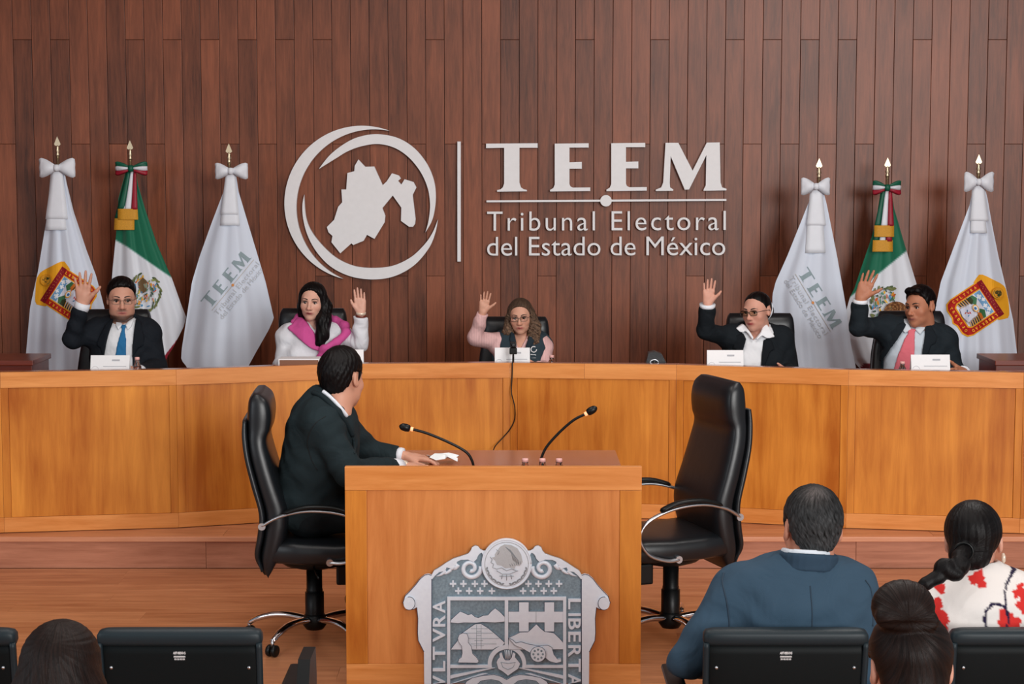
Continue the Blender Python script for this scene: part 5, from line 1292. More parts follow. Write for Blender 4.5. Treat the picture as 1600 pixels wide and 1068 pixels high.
def build_person(label, loc, rotz, c):
    """everything in the person's own frame: facing -y, x to the viewer's right when seen from the front"""
    root = thing('person', label, 'person', loc, math.degrees(0) + rotz); V = Vector
    hs = c['hs']; Hm = c['Hm']; skin = c['skin']; T, R = torso_prims(c)
    arms = {}
    for s in 'LR': arms[s] = (V(c['S' + s]), V(c['E' + s]), V(c['W' + s]))
    fineh = c.get('fine', .0036)
    hx, hy, hz = Hm.translation
    fx = [(hx - .1 * hs - .01, hx + .1 * hs + .01, fineh)]; fy_ = [(hy - .125 * hs, hy + .12 * hs, fineh)]; fz = [(hz - .135 * hs, hz + .13 * hs, fineh)]
    HP = []
    for s in 'LR':
        hd = c.get('hand' + s)
        if not hd: continue
        hp = hand_prims(arms[s][2], *hd['f'], **hd.get('kw', {})); HP += hp
        lo = [min(p.box(.004)[0][i] for p in hp) for i in range(3)]; hi = [max(p.box(.004)[1][i] for p in hp) for i in range(3)]
        fx.append((lo[0], hi[0], .0036)); fy_.append((lo[1], hi[1], .004)); fz.append((lo[2], hi[2], .004))
    allp = [p for a_ in arms.values() for p in a_] + [V(c['PV'])] + [V(p) for p in c.get('ext', [])]
    lo = [min(min(p[i] for p in allp), Hm.translation[i] - .12) - .16 for i in range(3)]; hi = [max(max(p[i] for p in allp), Hm.translation[i] + .14) + .16 for i in range(3)]
    for s in 'LR':
        for i in range(3): lo[i] = min(lo[i], arms[s][2][i] - .26); hi[i] = max(hi[i], arms[s][2][i] + .26)
    lo[2] = max(lo[2], c.get('zmin', -.02) )
    gs = Grid(axis(lo[0], hi[0], .013, fx), axis(lo[1], hi[1], .013, fy_), axis(lo[2], hi[2], .013, fz))
    fem = c.get('female', False); ar = c.get('ar', (.046, .036, .033, .024) if fem else (.052, .042, .037, .028))
    hp, ears, sub = head_prims(hs, Hm, fem, c.get('full', 1), c.get('jaw', 1))
    legs = []
    for l in c.get('legs', []): legs += [Cone(l[0], l[1], .085, .06, .05), Cone(l[1], l[2], .058, .04, .03), Cone(l[2], l[3], .036, .032, .02)]
    D = gs.field(T + legs, -.012)
    ap = []
    for s in 'LR': ap += arm_prims(*arms[s], ar)
    gs.addto(D, ap); gs.addto(D, hp + ears); gs.addto(D, sub, sub=True)
    nk0 = Hm @ V((0, .025, -.075)) ; gs.addto(D, [Cone(nk0, V(c['Nk']) + V((0, .012, -.03)), .05 * hs * (.88 if fem else 1.08), .056 * (.9 if fem else 1.08), .03)])
    H2 = gs.field(HP, 0, .03); D = smin(D, H2, .008)
    skc = lambda p: face_cols(p, Hm, hs, skin, **c.get('face', {}))
    gs.mesh(D, 'body', M['skin'], root, skc, None, 1)
    if c.get('eyes', True): head_extras(root, Hm, hs, **c.get('ex', {}))
    # clothing on an even grid
    hcl = c.get('hcl', .0066)
    ztop = max([hz - .02] + [arms[s_][2].z + .05 for s_ in 'LR'])
    g = Grid(axis(lo[0], hi[0], hcl), axis(lo[1], hi[1], hcl), axis(lo[2], ztop, hcl))
    yf = V(c['Nk']).y + .0
    front = lambda: (g.y - (yf - .01) + 0 * g.x + 0 * g.z)
    body = g.field(T, 0, .09)
    def shell(poly, inner, outer, back=False, fieldD=None, rnd=0):
        B = body if fieldD is None else fieldD
        p2 = poly2(g.x, g.z, poly) + 0 * g.y
        return np.maximum(np.maximum(np.maximum(B - outer, inner - B), p2), -front() if back else front())
    for cl in c['clothes']:
        k = cl['kind']; col = cl['col']; colf = cl.get('colf') or (lambda p, col=col: np.tile(L3(col), (len(p), 1)))
        if k == 'top':      # shirt or jacket with sleeves
            inf = cl['infl']; D = g.field(T, inf, .05) if not cl.get('legs') else g.field(T + legs, inf, .05)
            for s in cl.get('sleeves', 'LR'):
                S, E_, W = arms[s]; t = cl.get('slv', .93); We = E_.lerp(W, t); r = cl.get('sr', (.066, .056, .046))
                g.addto(D, [Cone(S, E_, r[0], r[1], .05), Cone(E_, We, r[1] * .96, r[2], .018)])
                dirn = (W - E_).normalized(); pl = (g.x - We.x) * dirn.x + (g.y - We.y) * dirn.y + (g.z - We.z) * dirn.z
                near = np.sqrt((g.x - We.x) ** 2 + (g.y - We.y) ** 2 + (g.z - We.z) ** 2) < .11
                D = np.where(near, np.maximum(D, pl), D)
            D = D + cl.get('wr', .0022) * wrinkle(g.x, g.y, g.z)
            if cl.get('neck'): # hole for the neck
                q = V(c['Nk']) + R_up(R) * cl['neck'][1]; D = np.maximum(D, -(Ell(q, [cl['neck'][0]] * 2 + [.05], R).ev(g.x, g.y, g.z)))
            if cl.get('cut'):
                for pl_ in cl['cut']: D = np.maximum(D, -np.maximum(poly2(g.x, g.z, pl_) + 0 * g.y, front() - .0))
            if cl.get('zcut') is not None: D = np.maximum(D, cl['zcut'] - g.z)
            g.mesh(D, cl['name'], cl.get('mat', M['fabric']), root, colf, None, 1)
        elif k == 'shell':
            for pl_ in cl['polys']:
                D = shell(pl_, cl['inner'], cl['outer'], cl.get('back', False))
                D = D + cl.get('wr', 0) * wrinkle(g.x, g.y, g.z, 1)
                g.mesh(D, cl['name'], cl.get('mat', M['fabric']), root, colf, None, 1)
        elif k == 'prims':
            h_ = cl.get('h', .005); bx = [p.box(.02) for p in cl['prims']]; l2 = [min(b[0][i] for b in bx) for i in range(3)]; h2 = [max(b[1][i] for b in bx) for i in range(3)]
            g2 = Grid(*[axis(l2[i], h2[i], h_) for i in range(3)]); D = g2.field(cl['prims'], 0, .04)
            if cl.get('sub'): g2.addto(D, cl['sub'], sub=True)
            if cl.get('wr'): D = D + cl['wr'] * wrinkle(g2.x, g2.y, g2.z)
            g2.mesh(D, cl['name'], cl.get('mat', M['fabric']), root, colf, None, 1)
    for s in c.get('cuffs', ''):
        S, E_, W = arms[s]; d = (W - E_).normalized(); t0, t1, r0, r1 = c.get('cuffdim', (.86, .97, .042, .040))
        a_, b_ = E_.lerp(W, t0), E_.lerp(W, t1)
        v, f = tube_geo([a_, a_.lerp(b_, .5), b_, b_ - d * .002, a_.lerp(b_, .3)], [r0 - .003, r0, r1, r1 - .005, r0 - .009], 18)
        meshobj('shirt_cuff', v, f, c.get('cuffmat', M['ribw']), root, True)
    return root
def R_up(R): return Vector((R[0][2], R[1][2], R[2][2]))
def Hmat(center, yaw=0, pitch=0, roll=0):
    """yaw>0 turns the face toward +x, pitch>0 looks down"""
    return Matrix.Translation(center) @ Matrix.Rotation(math.radians(yaw), 4, 'Z') @ Matrix.Rotation(math.radians(pitch), 4, 'X') @ Matrix.Rotation(math.radians(roll), 4, 'Y')
def collar_prims(Nk, R, r, h, tilt=.012, th=.006):
    """ring around the neck"""
    up = R_up(R); pts = []
    xx = Vector((R[0][0], R[1][0], R[2][0])); yy = Vector((R[0][1], R[1][1], R[2][1]))
    P_ = []
    for i in range(28):
        a_ = 2 * PI * i / 28; q = Vector(Nk) + xx * r * math.cos(a_) + yy * (r * 1.02 * math.sin(a_) + .012) + up * (.01 + tilt * math.sin(a_)); P_.append(q)
    return [Cone(P_[i] + up * h * t, P_[(i + 1) % 28] + up * h * t, th, th, .004) for i in range(28) for t in (-.4, -.2, 0, .2, .4)]
# ---- magistrates
def framer(px, Y):
    q = P(px, 570, Y); loc = Vector((q.x, Y, ZD))
    return loc, (lambda x, y_, dy=0.0: P(x, y_, Y + dy) - loc), (lambda x, y_: tuple((P(x, y_, Y - .1) - loc)[i] for i in (0, 2)))
M['hair_black'] = hairmat('black_hair', (7, 6, 7), (22, 19, 20), .42)
M['hair_brown'] = hairmat('dark_brown_hair', (14, 9, 8), (42, 28, 24), .45)
M['hair_grey'] = hairmat('greying_brown_hair', (44, 32, 26), (128, 102, 82), .6)
M['hair_salt'] = hairmat('greying_black_hair', (10, 10, 10), (74, 76, 78), .55)
def glasses(root, Hm, hs, w_=.024, h_=.017, mat='wire', r=.0011, y0=-.103, z0=.0, lens='lens', rect=.6):
    t = bpy.data.objects.new('spectacles', None); link(t, root); t.matrix_local = Hm @ Matrix.Scale(hs, 4)
    for s in (-1, 1):
        pts = []
        for i in range(25):
            a_ = 2 * PI * i / 24; c_, s_ = math.cos(a_), math.sin(a_)
            pts.append(Vector((s * .033 + w_ * math.copysign(abs(c_) ** rect, c_), y0 + .012 * abs(.033 + w_ * c_ * s * s) * .6, z0 + h_ * math.copysign(abs(s_) ** rect, s_))))
        v, f = tube_geo(pts, r, 6); meshobj('rim', v, f, M[mat], t, True)
        n = len(pts) - 1; meshobj('lens', [p for p in pts[:-1]], [tuple(range(n))], M[lens], t)
        tube('temple', [(s * (.033 + w_), y0 + .004, z0 + .006), (s * .078, -.06, z0 + .008), (s * .082, .01, z0 + .006), (s * .082, .03, z0 - .012)], r * 1.2, M[mat], t, 6)
    tube('bridge', [(-.033 + w_, y0, z0 + .003), (0, y0 - .005, z0 + .006), (.033 - w_, y0, z0 + .003)], r, M[mat], t, 6)
def legs_std(z=.56, w=.1): return [((s * w, .02, z), (s * (w + .03), -.42, z + .02), (s * (w + .02), -.42, .12), (s * (w + .02), -.5, .05)) for s in (-1, 1)]
def shoes(root, legs, rotf=None, mat='black', zo=0):
    for l in legs:
        a_, b_ = Vector(l[2]), Vector(l[3]); d = (b_ - a_); d.z = 0; d.normalize() if d.length > 0 else None
        h = Vector((a_.x, a_.y, .035 + zo)); g = Grid(*[axis(h[i] - .2, h[i] + .2, .008) for i in range(3)])
        D = g.field([Cone(h - d * .03, h + d * .07, .04, .036, .03), Cone(h + d * .07, h + d * .19 - Vector((0, 0, .006)), .038, .028, .03), Cone(h + Vector((0, 0, .02)), h + Vector((0, 0, .07)), .042, .042, .02)]); D = np.maximum(D, .001 + zo - g.z)
        g.mesh(D, 'shoe', M[mat], root, None, None, 1)
PX = lambda Lf, pts: [Lf(x, y_) for x, y_ in pts]
# A: man with the blue tie
YA_ = 10.62; loc, L, L2 = framer(191, YA_)
sk = (202, 150, 128)
Hc = L(190, 467.5, -.02); Hm = Hmat(Hc, 14, 3)
Nk = L(191, 508, .02); LG = legs_std()
navy = (22, 27, 34)
V_ = PX(L2, [(175, 490), (173.5, 500), (168, 525), (162.5, 555), (160, 600), (206, 600), (207.5, 555), (208, 525), (209, 500), (206, 490)])
cA = dict(hs=1.05, Hm=Hm, skin=sk, Nk=Nk, PV=(0, .03, .56), SL=L(232, 520, .03), SR=L(150, 518, .03), EL=L(247, 573, -.02), WL=(.16, -.34, .80), ER=L(112, 530, -.1), WR=L(129.5, 474, -.13),
    w=.17, d=.12, full=1.12, jaw=1.15, face=dict(beard=.8, lips=(176, 100, 94)), legs=LG, ext=[(0, -.55, .1)],
    handR=dict(f=((.04, -.05, 1), (1, 0, .0), (0, -1, 0)), kw=dict(L=.205, spread=1.5, thumb=1.5)), handL=dict(f=((-.6, -.8, 0), (-.3, .2, .9), (-.8, .6, 0)), kw=dict(curl=(.35,) * 4)),
    cuffs='LR', cuffdim=(.80, 1.02, .045, .044),
    clothes=[dict(kind='top', name='shirt', col=(222, 224, 228), infl=.004, sleeves='', neck=(.05, .045)), dict(kind='top', name='suit_jacket', col=navy, infl=.018, cut=[V_], sr=(.068, .055, .048), slv=.86, wr=.0045, neck=(.066, .06)),
        dict(kind='shell', name='lapel', col=(17, 22, 29), inner=.012, outer=.026, polys=[PX(L2, [(173, 497), (162, 508), (152, 530), (150, 540), (157, 543), (161, 556), (163, 557), (168, 526), (174, 500)]), PX(L2, [(209, 497), (218, 506), (224, 528), (224, 540), (216, 544), (209, 557), (207, 557), (207.5, 526), (208, 500)])]),
        dict(kind='shell', name='trousers_front', col=navy, inner=0, outer=.01, polys=[[(-.1, .5), (.1, .5), (.1, .56), (-.1, .56)]]),
        dict(kind='shell', name='collar_point', col=(232, 234, 238), mat=M['fabric'], inner=-.004, outer=.016, polys=[PX(L2, [(176, 497), (179, 511), (184, 516), (189, 508), (186, 503)]), PX(L2, [(205, 497), (203, 511), (198, 516), (193, 508), (196, 503)])]),
        dict(kind='shell', name='tie', col=(42, 108, 156), mat=M['fabric'], inner=.0, outer=.014, polys=[PX(L2, [(185.5, 508), (196, 508), (193.5, 515), (197, 530), (197.5, 570), (180, 570), (182, 545), (186.5, 525), (188.5, 515)])])])
pA = build_person('man with glasses, navy suit and blue tie raising his right hand at the dais', loc, 0, cA)
def std_collar(root, c, r=.066, col=M['ribw'], pts=None, outer=.02, inner=.0, h=.03):
    T, R = torso_prims(c)
    g2p = collar_prims(c['Nk'], R, r, h); bx = [p.box(.015) for p in g2p]; g2 = Grid(*[axis(min(b[0][i] for b in bx), max(b[1][i] for b in bx), .005) for i in range(3)])
    D = g2.field(g2p, 0, .02); g2.mesh(D, 'collar', col, root, None, None, 2)
std_collar(pA, cA)
def short_hair(root, Hm, hs, mat, top=.010, infl=.0055, colf=None, quiff=0, **kw):
    add = [Ell((0, -.0, .058), [.074, .086, .064 + top], None, .02)]
    if quiff: add.append(Cone((-.03, -.068, .098), (.035, -.066, .098), .022 + quiff, .02 + quiff, .02))
    f = lambda x, y, z: np.maximum((np.interp(y, [-.12, -.085, -.06, -.045, -.03, -.012, -.008, .038, .05, .072, .1], [.092, .086, .072, .052, .01, -.022, .03, .03, -.028, -.062, -.072]) - z) * .8 + 0 * x, -10)
    lo, hi = (-.12, -.13, -.12), (.12, .15, .17); h = kw.pop('h', .0042)
    g = Grid(axis(lo[0], hi[0], h), axis(lo[1], hi[1], h), axis(lo[2], hi[2], h))
    D = g.field([Ell((0, .016, .036), [.076 + infl, .094 + infl, .083 + infl], None, .01), Ell((0, .02, -.01), [.068 + infl * .5, .07 + infl, .08], None, .02)] + add, 0, .03)
    D = smax(D, f(g.x, g.y, g.z).astype(np.float32), .016)
    cr = (0.01, .035, .12); ph = np.arctan2(g.x - cr[0], g.y - cr[1] + 1e-6); rr = np.sqrt((g.x - cr[0]) ** 2 + (g.y - cr[1]) ** 2 + (g.z - cr[2]) ** 2)
    D = D + .0011 * (np.sin(ph * 23 + 9 * np.sin(rr * 25)) + .7 * np.sin(ph * 41 + rr * 90)) + .0007 * np.sin(g.x * 130 + 2 * np.sin(g.z * 80)) * np.sin(g.z * 110 + g.y * 60)
    def hv(p):
        a_ = np.arctan2(p[:, 0] - cr[0], -(p[:, 1] - cr[1])); r = np.sqrt(((p - np.array(cr)) ** 2).sum(1)); return np.c_[a_ / 3.14 + .2 * np.sin(r * 20), r * 8, r * 0]
    o = g.mesh(D, 'hair', mat, root, colf or (lambda p: np.ones((len(p), 3))), hv, 1); o.matrix_local = Hm @ Matrix.Scale(hs, 4); return o
short_hair(pA, Hm, 1.05, M['hair_black'])
glasses(pA, Hm, 1.05, .024, .016, 'wire')
shoes(pA, LG)
# B: woman with the pink scarf
YB = 10.75; loc, L, L2 = framer(490, YB)
Hc = L(488.5, 471, -.03); Hm = Hmat(Hc, -6, 2, 3); hsB = .93
LG = legs_std(.56, .09)
cB = dict(hs=hsB, Hm=Hm, skin=(214, 166, 146), female=True, Nk=L(490, 511, .015), PV=(0, .03, .56), SL=L(530, 524, .02), SR=L(449, 526, .02), ER=L(440, 572, -.03), WR=(-.14, -.3, .80), EL=L(563, 535, -.10), WL=L(564, 488, -.13),
    w=.162, d=.115, bust=True, full=1.0, face=dict(lips=(140, 62, 66), blush=.3), legs=LG, ext=[(0, -.55, .1)], ex=dict(lids=(26, 18, 18), browc=(26, 18, 16), brow_t=.0032),
    handL=dict(f=((-.07, -.03, 1), (-1, 0, 0), (0, -1, 0)), kw=dict(L=.158, spread=.35, thumb=.0, thumb_fold=.15)), handR=dict(f=((.5, -.8, 0), (.3, .2, .9), (.8, .6, 0)), kw=dict(L=.16, curl=(.35,) * 4)),
    clothes=[dict(kind='top', name='blouse', col=(220, 222, 228), infl=.010, sr=(.058, .05, .041), slv=.84, wr=.0045, cut=[PX(L2, [(478, 490), (478, 500), (490, 516), (492, 516), (499, 500), (500, 490)])]),
        dict(kind='shell', name='pink_scarf', col=(200, 82, 146), inner=.006, outer=.03, wr=.003, polys=[PX(L2, [(462, 495), (470, 497), (480, 506), (489, 518), (497, 530), (505, 540), (508, 547), (503, 549), (492, 545), (478, 536), (464, 526), (452, 517), (447, 513), (455, 507)])]),
        dict(kind='prims', name='scarf_knot', col=(196, 78, 142), wr=.002, prims=[Ell(L(507, 545, -.155), [.035, .025, .028], None, .02), Cone(L(507, 545, -.15), L(500, 560, -.15), .018, .028, .015), Cone(L(507, 545, -.15), L(514, 562, -.15), .018, .026, .015)]), dict(kind='prims', name='scarf_tail', col=(200, 82, 146), wr=.003, prims=[Cone(L(524, 498, .02), L(539, 509, -.03), .020, .026, .02), Cone(L(539, 509, -.03), L(541, 520, -.08), .026, .024, .02), Cone(L(541, 520, -.08), L(526, 534, -.13), .024, .02, .02), Cone(L(526, 534, -.13), L(509, 544, -.155), .02, .02, .02)]), dict(kind='prims', name='scarf_neck_roll', col=(196, 80, 144), wr=.003, prims=[Cone(L(460, 503, .0), L(468, 496, .05), .02, .024, .03), Cone(L(468, 496, .05), L(490, 497, .085), .024, .024, .03), Cone(L(490, 497, .085), L(512, 497, .06), .024, .024, .03), Cone(L(512, 497, .06), L(524, 499, .0), .024, .02, .03)])])
pB = build_person('woman with long black hair, white blouse and pink scarf raising her left hand', loc, 0, cB)
hp = [Ell((-.06, .03, -.02), [.035, .07, .09], None, .03), Cone((-.07, .03, -.05), (-.062, .045, -.14), .034, .03, .03), Cone((.05, -.03, .06), (.083, .0, -.03), .034, .042, .03), Cone((.083, .0, -.03), (.085, -.05, -.11), .042, .045, .03), Cone((.085, -.05, -.11), (.09, -.085, -.2), .045, .042, .03), Cone((.09, -.085, -.2), (.075, -.10, -.25), .042, .03, .02), Cone((.0, .08, .0), (0, .09, -.15), .07, .055, .04)]
hair_mesh(pB, Hm, hsB, hp, cut_line([-.12, -.085, -.07, -.055, -.035, -.02, .0, .1], [.105, .098, .084, .06, .0, -.04, -.12, -.12]), M['hair_black'], ext=((-.15, -.16, -.3), (.16, .17, .17)), rough_amp=.0018, crown=(0, 0, .13))
for s in (-1,):
    v, f = tube_geo([(s * .083, .0, -.03), (s * .084, -.002, -.05), (s * .084, -.002, -.062)], [.003, .005, .002], 8); o = meshobj('earring', v, f, M['pearl'], pB, True); o.matrix_local = Hm @ Matrix.Scale(hsB, 4)
W = Vector(cB['WL']); E_ = Vector(cB['EL']); d = (W - E_).normalized()
for t, n_, r_, mt in ((-.004, 'wristwatch_band', .03, 'pearl'), (-.02, 'bracelet', .0325, 'redwood')):
    v, f = tube_geo([W + d * (t + .005), W + d * (t - .005)], [r_, r_], 18); 
    if n_ == 'wristwatch_band': v, f = tube_geo([W + d * (t + .008), W + d * (t + .007), W + d * (t - .007), W + d * (t - .008)], [r_ - .003, r_, r_, r_ - .003], 18)
    meshobj(n_, v, f, M[mt], pB, True)
shoes(pB, LG)
# C: centre woman
YC_ = 10.95; loc, L, L2 = framer(813, YC_)
Hc = L(813.5, 494, -.03); Hm = Hmat(Hc, -6, 6, -3); hsC = .87
LG = legs_std(.55, .08)
pink = (222, 180, 178); vest = (46, 60, 68)
def stripes(p): return L3(pink) * (1 - .12 * (np.sin(p[:, 0:1] * 420) > .3))
cC = dict(hs=hsC, Hm=Hm, skin=(208, 156, 132), female=True, Nk=L(815, 531, .02), PV=(0, .03, .54), SL=L(846, 540, .02), SR=L(784, 537, .02), EL=L(853, 575, -.05), WL=(.1, -.34, .80), ER=L(742, 528, -.1), WR=L(754.5, 487, -.14),
    w=.145, d=.11, bust=True, full=1.05, face=dict(lips=(170, 84, 80)), legs=LG, ext=[(0, -.55, .1)], ar=(.042, .034, .030, .023),
    handR=dict(f=((.16, -.15, 1), (1, 0, -.1), (0, -1, 0)), kw=dict(L=.140, spread=.8, thumb=1.3)), handL=dict(f=((-.5, -.8, 0), (-.3, .2, .9), (-.8, .6, 0)), kw=dict(L=.15, curl=(.35,) * 4)),
    ex=dict(browc=(70, 50, 40)),
    clothes=[dict(kind='top', name='striped_shirt', col=pink, colf=stripes, infl=.006, sr=(.055, .048, .036), slv=.93, wr=.004, cut=[PX(L2, [(801, 518), (803, 530), (811, 545), (813, 545), (822, 530), (826, 518)])]),
        dict(kind='top', name='dark_vest', col=vest, infl=.020, sleeves='', wr=.0016, neck=(.06, .06), cut=[PX(L2, [(800, 515), (804, 530), (810, 600), (816, 600), (820, 545), (827, 530), (829, 515)]), PX(L2, [(760, 500), (781, 518), (780, 600), (760, 600)]), PX(L2, [(848, 530), (853, 545), (845, 560), (840, 600), (900, 600), (900, 500)])]),
        dict(kind='shell', name='vest_collar', col=(34, 46, 54), inner=.018, outer=.034, polys=[PX(L2, [(798, 518), (804, 522), (807, 535), (806, 545), (800, 545), (796, 530)]), PX(L2, [(828, 522), (834, 522), (836, 532), (828, 545), (820, 548), (822, 538)])]),
        dict(kind='shell', name='vest_lettering', col=(214, 218, 222), inner=.02, outer=.028, polys=[PX(L2, [(828.5, 551.5), (838.5, 552), (838, 555), (828.5, 554.5)]), PX(L2, [(830, 557), (838, 557.3), (838, 558.6), (830, 558.4)])])])
pC = build_person('woman with wavy greying hair, glasses and dark vest raising her hand at the centre', loc, 0, cC)
v, f = tube_geo([L(834 + 4.4 * math.cos(i * PI / 10), 545.5 + 4.4 * math.sin(i * PI / 10), -.155) for i in range(18)], .003, 6); meshobj('vest_emblem', v, f, M['white'], pC, True)
hp = [Ell((-.06, .02, -.0), [.035, .06, .07], None, .03), Cone((-.075, .0, -.02), (-.092, -.01, -.10), .034, .042, .03), Cone((-.09, -.01, -.10), (-.10, .0, -.125), .035, .03, .02), Cone((.07, .0, .02), (.092, -.01, -.08), .034, .046, .03), Cone((.092, -.01, -.08), (.085, -.03, -.17), .046, .044, .02), Cone((.0, .08, .0), (0, .09, -.13), .065, .055, .04)]
hair_mesh(pC, Hm, hsC, hp, cut_line([-.12, -.085, -.07, -.055, -.035, -.02, .0, .1], [.105, .098, .084, .064, .02, -.04, -.12, -.12]), M['hair_grey'], ext=((-.16, -.13, -.23), (.16, .17, .17)), rough_amp=.0012, crown=(0, .0, .13), curl=.006,
    colf=lambda p: np.clip(np.interp(p[:, 2:3], [-.1, .03, .12], [1.35, .9, .62]), 0, 2) * np.ones((1, 3)))
glasses(pC, Hm, hsC, .026, .018, 'frame', .0013)
shoes(pC, LG)
# D: woman in black blazer
YD_ = 10.6; loc, L, L2 = framer(1183, YD_)
Hc = L(1183, 486, -.02); Hm = Hmat(Hc, -38, 4, -4); hsD = .95
LG = legs_std(.56, .09); blk = (20, 26, 31)
cD = dict(hs=hsD, Hm=Hm, skin=(208, 154, 134), female=True, Nk=L(1186, 521, .03), PV=(0, .03, .56), SL=L(1221, 531, .03), SR=L(1143, 528, .02), EL=L(1232, 580, -.02), WL=(.14, -.34, .80), ER=L(1103, 517, -.09), WR=L(1105.5, 474, -.14),
    w=.165, d=.125, bust=True, full=1.1, face=dict(lips=(164, 72, 72)), legs=LG, ext=[(0, -.55, .1)],
    handR=dict(f=((.08, -.05, 1), (1, 0, -.05), (0, -1, 0)), kw=dict(L=.158, spread=.75, thumb=.9)), handL=dict(f=((-.5, -.8, 0), (-.3, .2, .9), (-.8, .6, 0)), kw=dict(L=.16, curl=(.35,) * 4)),
    cuffs='R', cuffdim=(.84, .98, .046, .047),
    clothes=[dict(kind='top', name='shirt', col=(226, 228, 232), infl=.006, sleeves='', wr=.003, cut=[PX(L2, [(1166, 505), (1166, 515), (1174, 528), (1178, 532), (1183, 528), (1196, 515), (1196, 505)])]),
        dict(kind='top', name='blazer', col=blk, infl=.018, sr=(.064, .052, .048), slv=.88, wr=.004, neck=(.07, .055), cut=[PX(L2, [(1156, 510), (1166, 530), (1158, 560), (1156, 600), (1186, 600), (1189, 560), (1193, 532), (1212, 522), (1205, 500), (1165, 500)])]),
        dict(kind='shell', name='lapel', col=(14, 19, 24), inner=.012, outer=.026, polys=[PX(L2, [(1163, 521), (1150, 524), (1146, 545), (1153, 548), (1154, 575), (1158, 575), (1160, 550), (1167, 530)]), PX(L2, [(1194, 530), (1206, 530), (1210, 545), (1202, 550), (1190, 578), (1187, 577), (1190, 550)])]),
        dict(kind='shell', name='shirt_collar', col=(232, 234, 238), inner=.008, outer=.036, polys=[PX(L2, [(1164, 507), (1151.5, 514), (1158, 520), (1167, 518.5), (1171, 524), (1176, 531), (1178, 528), (1172, 517)]), PX(L2, [(1195, 507), (1201, 508), (1212, 527), (1198, 528.5), (1191, 524), (1183, 531), (1181, 529), (1189, 520)])])])
pD = build_person('woman with pulled-back hair, glasses, black blazer and open white collar raising her hand', loc, 0, cD)
hp = [Ell((.0, .11, -.01), [.05, .045, .05], None, .012), Ell((0, .06, -.0), [.06, .06, .07], None, .02)]
hair_mesh(pD, Hm, hsD, hp, cut_line([-.12, -.085, -.065, -.05, -.03, -.012, .0, .04, .06, .1], [.108, .1, .088, .07, .045, .012, .03, .03, -.04, -.05]), M['hair_black'], ext=((-.13, -.13, -.1), (.13, .18, .15)), rough_amp=.0009, infl=.004, crown=(0, .11, .0))
o = tube('hair_tie', [(.055 * math.cos(i * PI / 10), .085 + .01 * math.sin(i * PI / 10 * 2), .0 + .06 * math.sin(i * PI / 10)) for i in range(21)], .010, M['ribw'], pD, 8); o.matrix_local = Hm @ Matrix.Scale(hsD, 4)
glasses(pD, Hm, hsD, .027, .016, 'frame', .0016, lens='lensd')
shoes(pD, LG)
# E: man with the pink tie
YE = 10.62; loc, L, L2 = framer(1432, YE)
Hc = L(1438, 479, -.02); Hm = Hmat(Hc, -48, 2, -4); hsE = .99
LG = legs_std(); suit = (28, 36, 42)
V_ = PX(L2, [(1419, 495), (1417, 506), (1405, 525), (1389, 548), (1370, 580), (1360, 610), (1440, 610), (1440.5, 556), (1445, 528), (1450, 505), (1449, 495)])
cE = dict(hs=hsE, Hm=Hm, skin=(180, 120, 92), Nk=L(1435, 513, .02), PV=(-.03, .03, .56), SL=L(1476, 532, .02), SR=L(1384, 513, .02), EL=L(1496, 590, -.04), WL=(.2, -.32, .80), ER=L(1341, 510, -.1), WR=L(1344.5, 466, -.14),
    w=.18, d=.12, full=1.04, face=dict(lips=(150, 88, 80)), legs=LG, ext=[(0, -.55, .1)],
    handR=dict(f=((.36, -.1, 1), (1, -.2, -.15), (.15, -1, 0)), kw=dict(L=.192, spread=.8, thumb=1.2)), handL=dict(f=((-.6, -.8, 0), (-.3, .2, .9), (-.8, .6, 0)), kw=dict(curl=(.35,) * 4)),
    cuffs='LR', cuffdim=(.80, .96, .044, .043),
    clothes=[dict(kind='top', name='shirt', col=(196, 206, 216), infl=.004, sleeves='', neck=(.05, .045)), dict(kind='top', name='suit_jacket', col=suit, infl=.018, cut=[V_], sr=(.068, .056, .048), slv=.84, wr=.0045, neck=(.066, .06)),
        dict(kind='shell', name='lapel', col=(22, 29, 35), inner=.012, outer=.026, polys=[PX(L2, [(1416, 504), (1404, 508), (1386, 526), (1376, 540), (1386, 545), (1372, 575), (1376, 578), (1392, 548), (1408, 524), (1419, 508)]), PX(L2, [(1449, 504), (1458, 508), (1466, 528), (1462, 536), (1454, 540), (1442, 572), (1439, 572), (1440, 545), (1446, 520)])]),
        dict(kind='shell', name='collar_point', col=(206, 214, 222), inner=-.004, outer=.018, polys=[PX(L2, [(1418, 504), (1410, 516), (1416, 521), (1426, 515), (1424, 508)]), PX(L2, [(1449, 500), (1450, 512), (1438, 523), (1431, 515), (1436, 508)])]),
        dict(kind='shell', name='tie', col=(216, 110, 122), inner=.0, outer=.016, polys=[PX(L2, [(1420, 513), (1433, 514), (1430, 524), (1429, 545), (1424, 585), (1396, 585), (1404, 555), (1414, 530), (1420, 522)])])])
pE = build_person('man in dark suit and pink tie looking aside with his hand raised', loc, 0, cE)
std_collar(pE, cE, .06, plainc((206, 214, 222)))
short_hair(pE, Hm, hsE, M['hair_black'], top=.014, quiff=.002)
shoes(pE, LG)
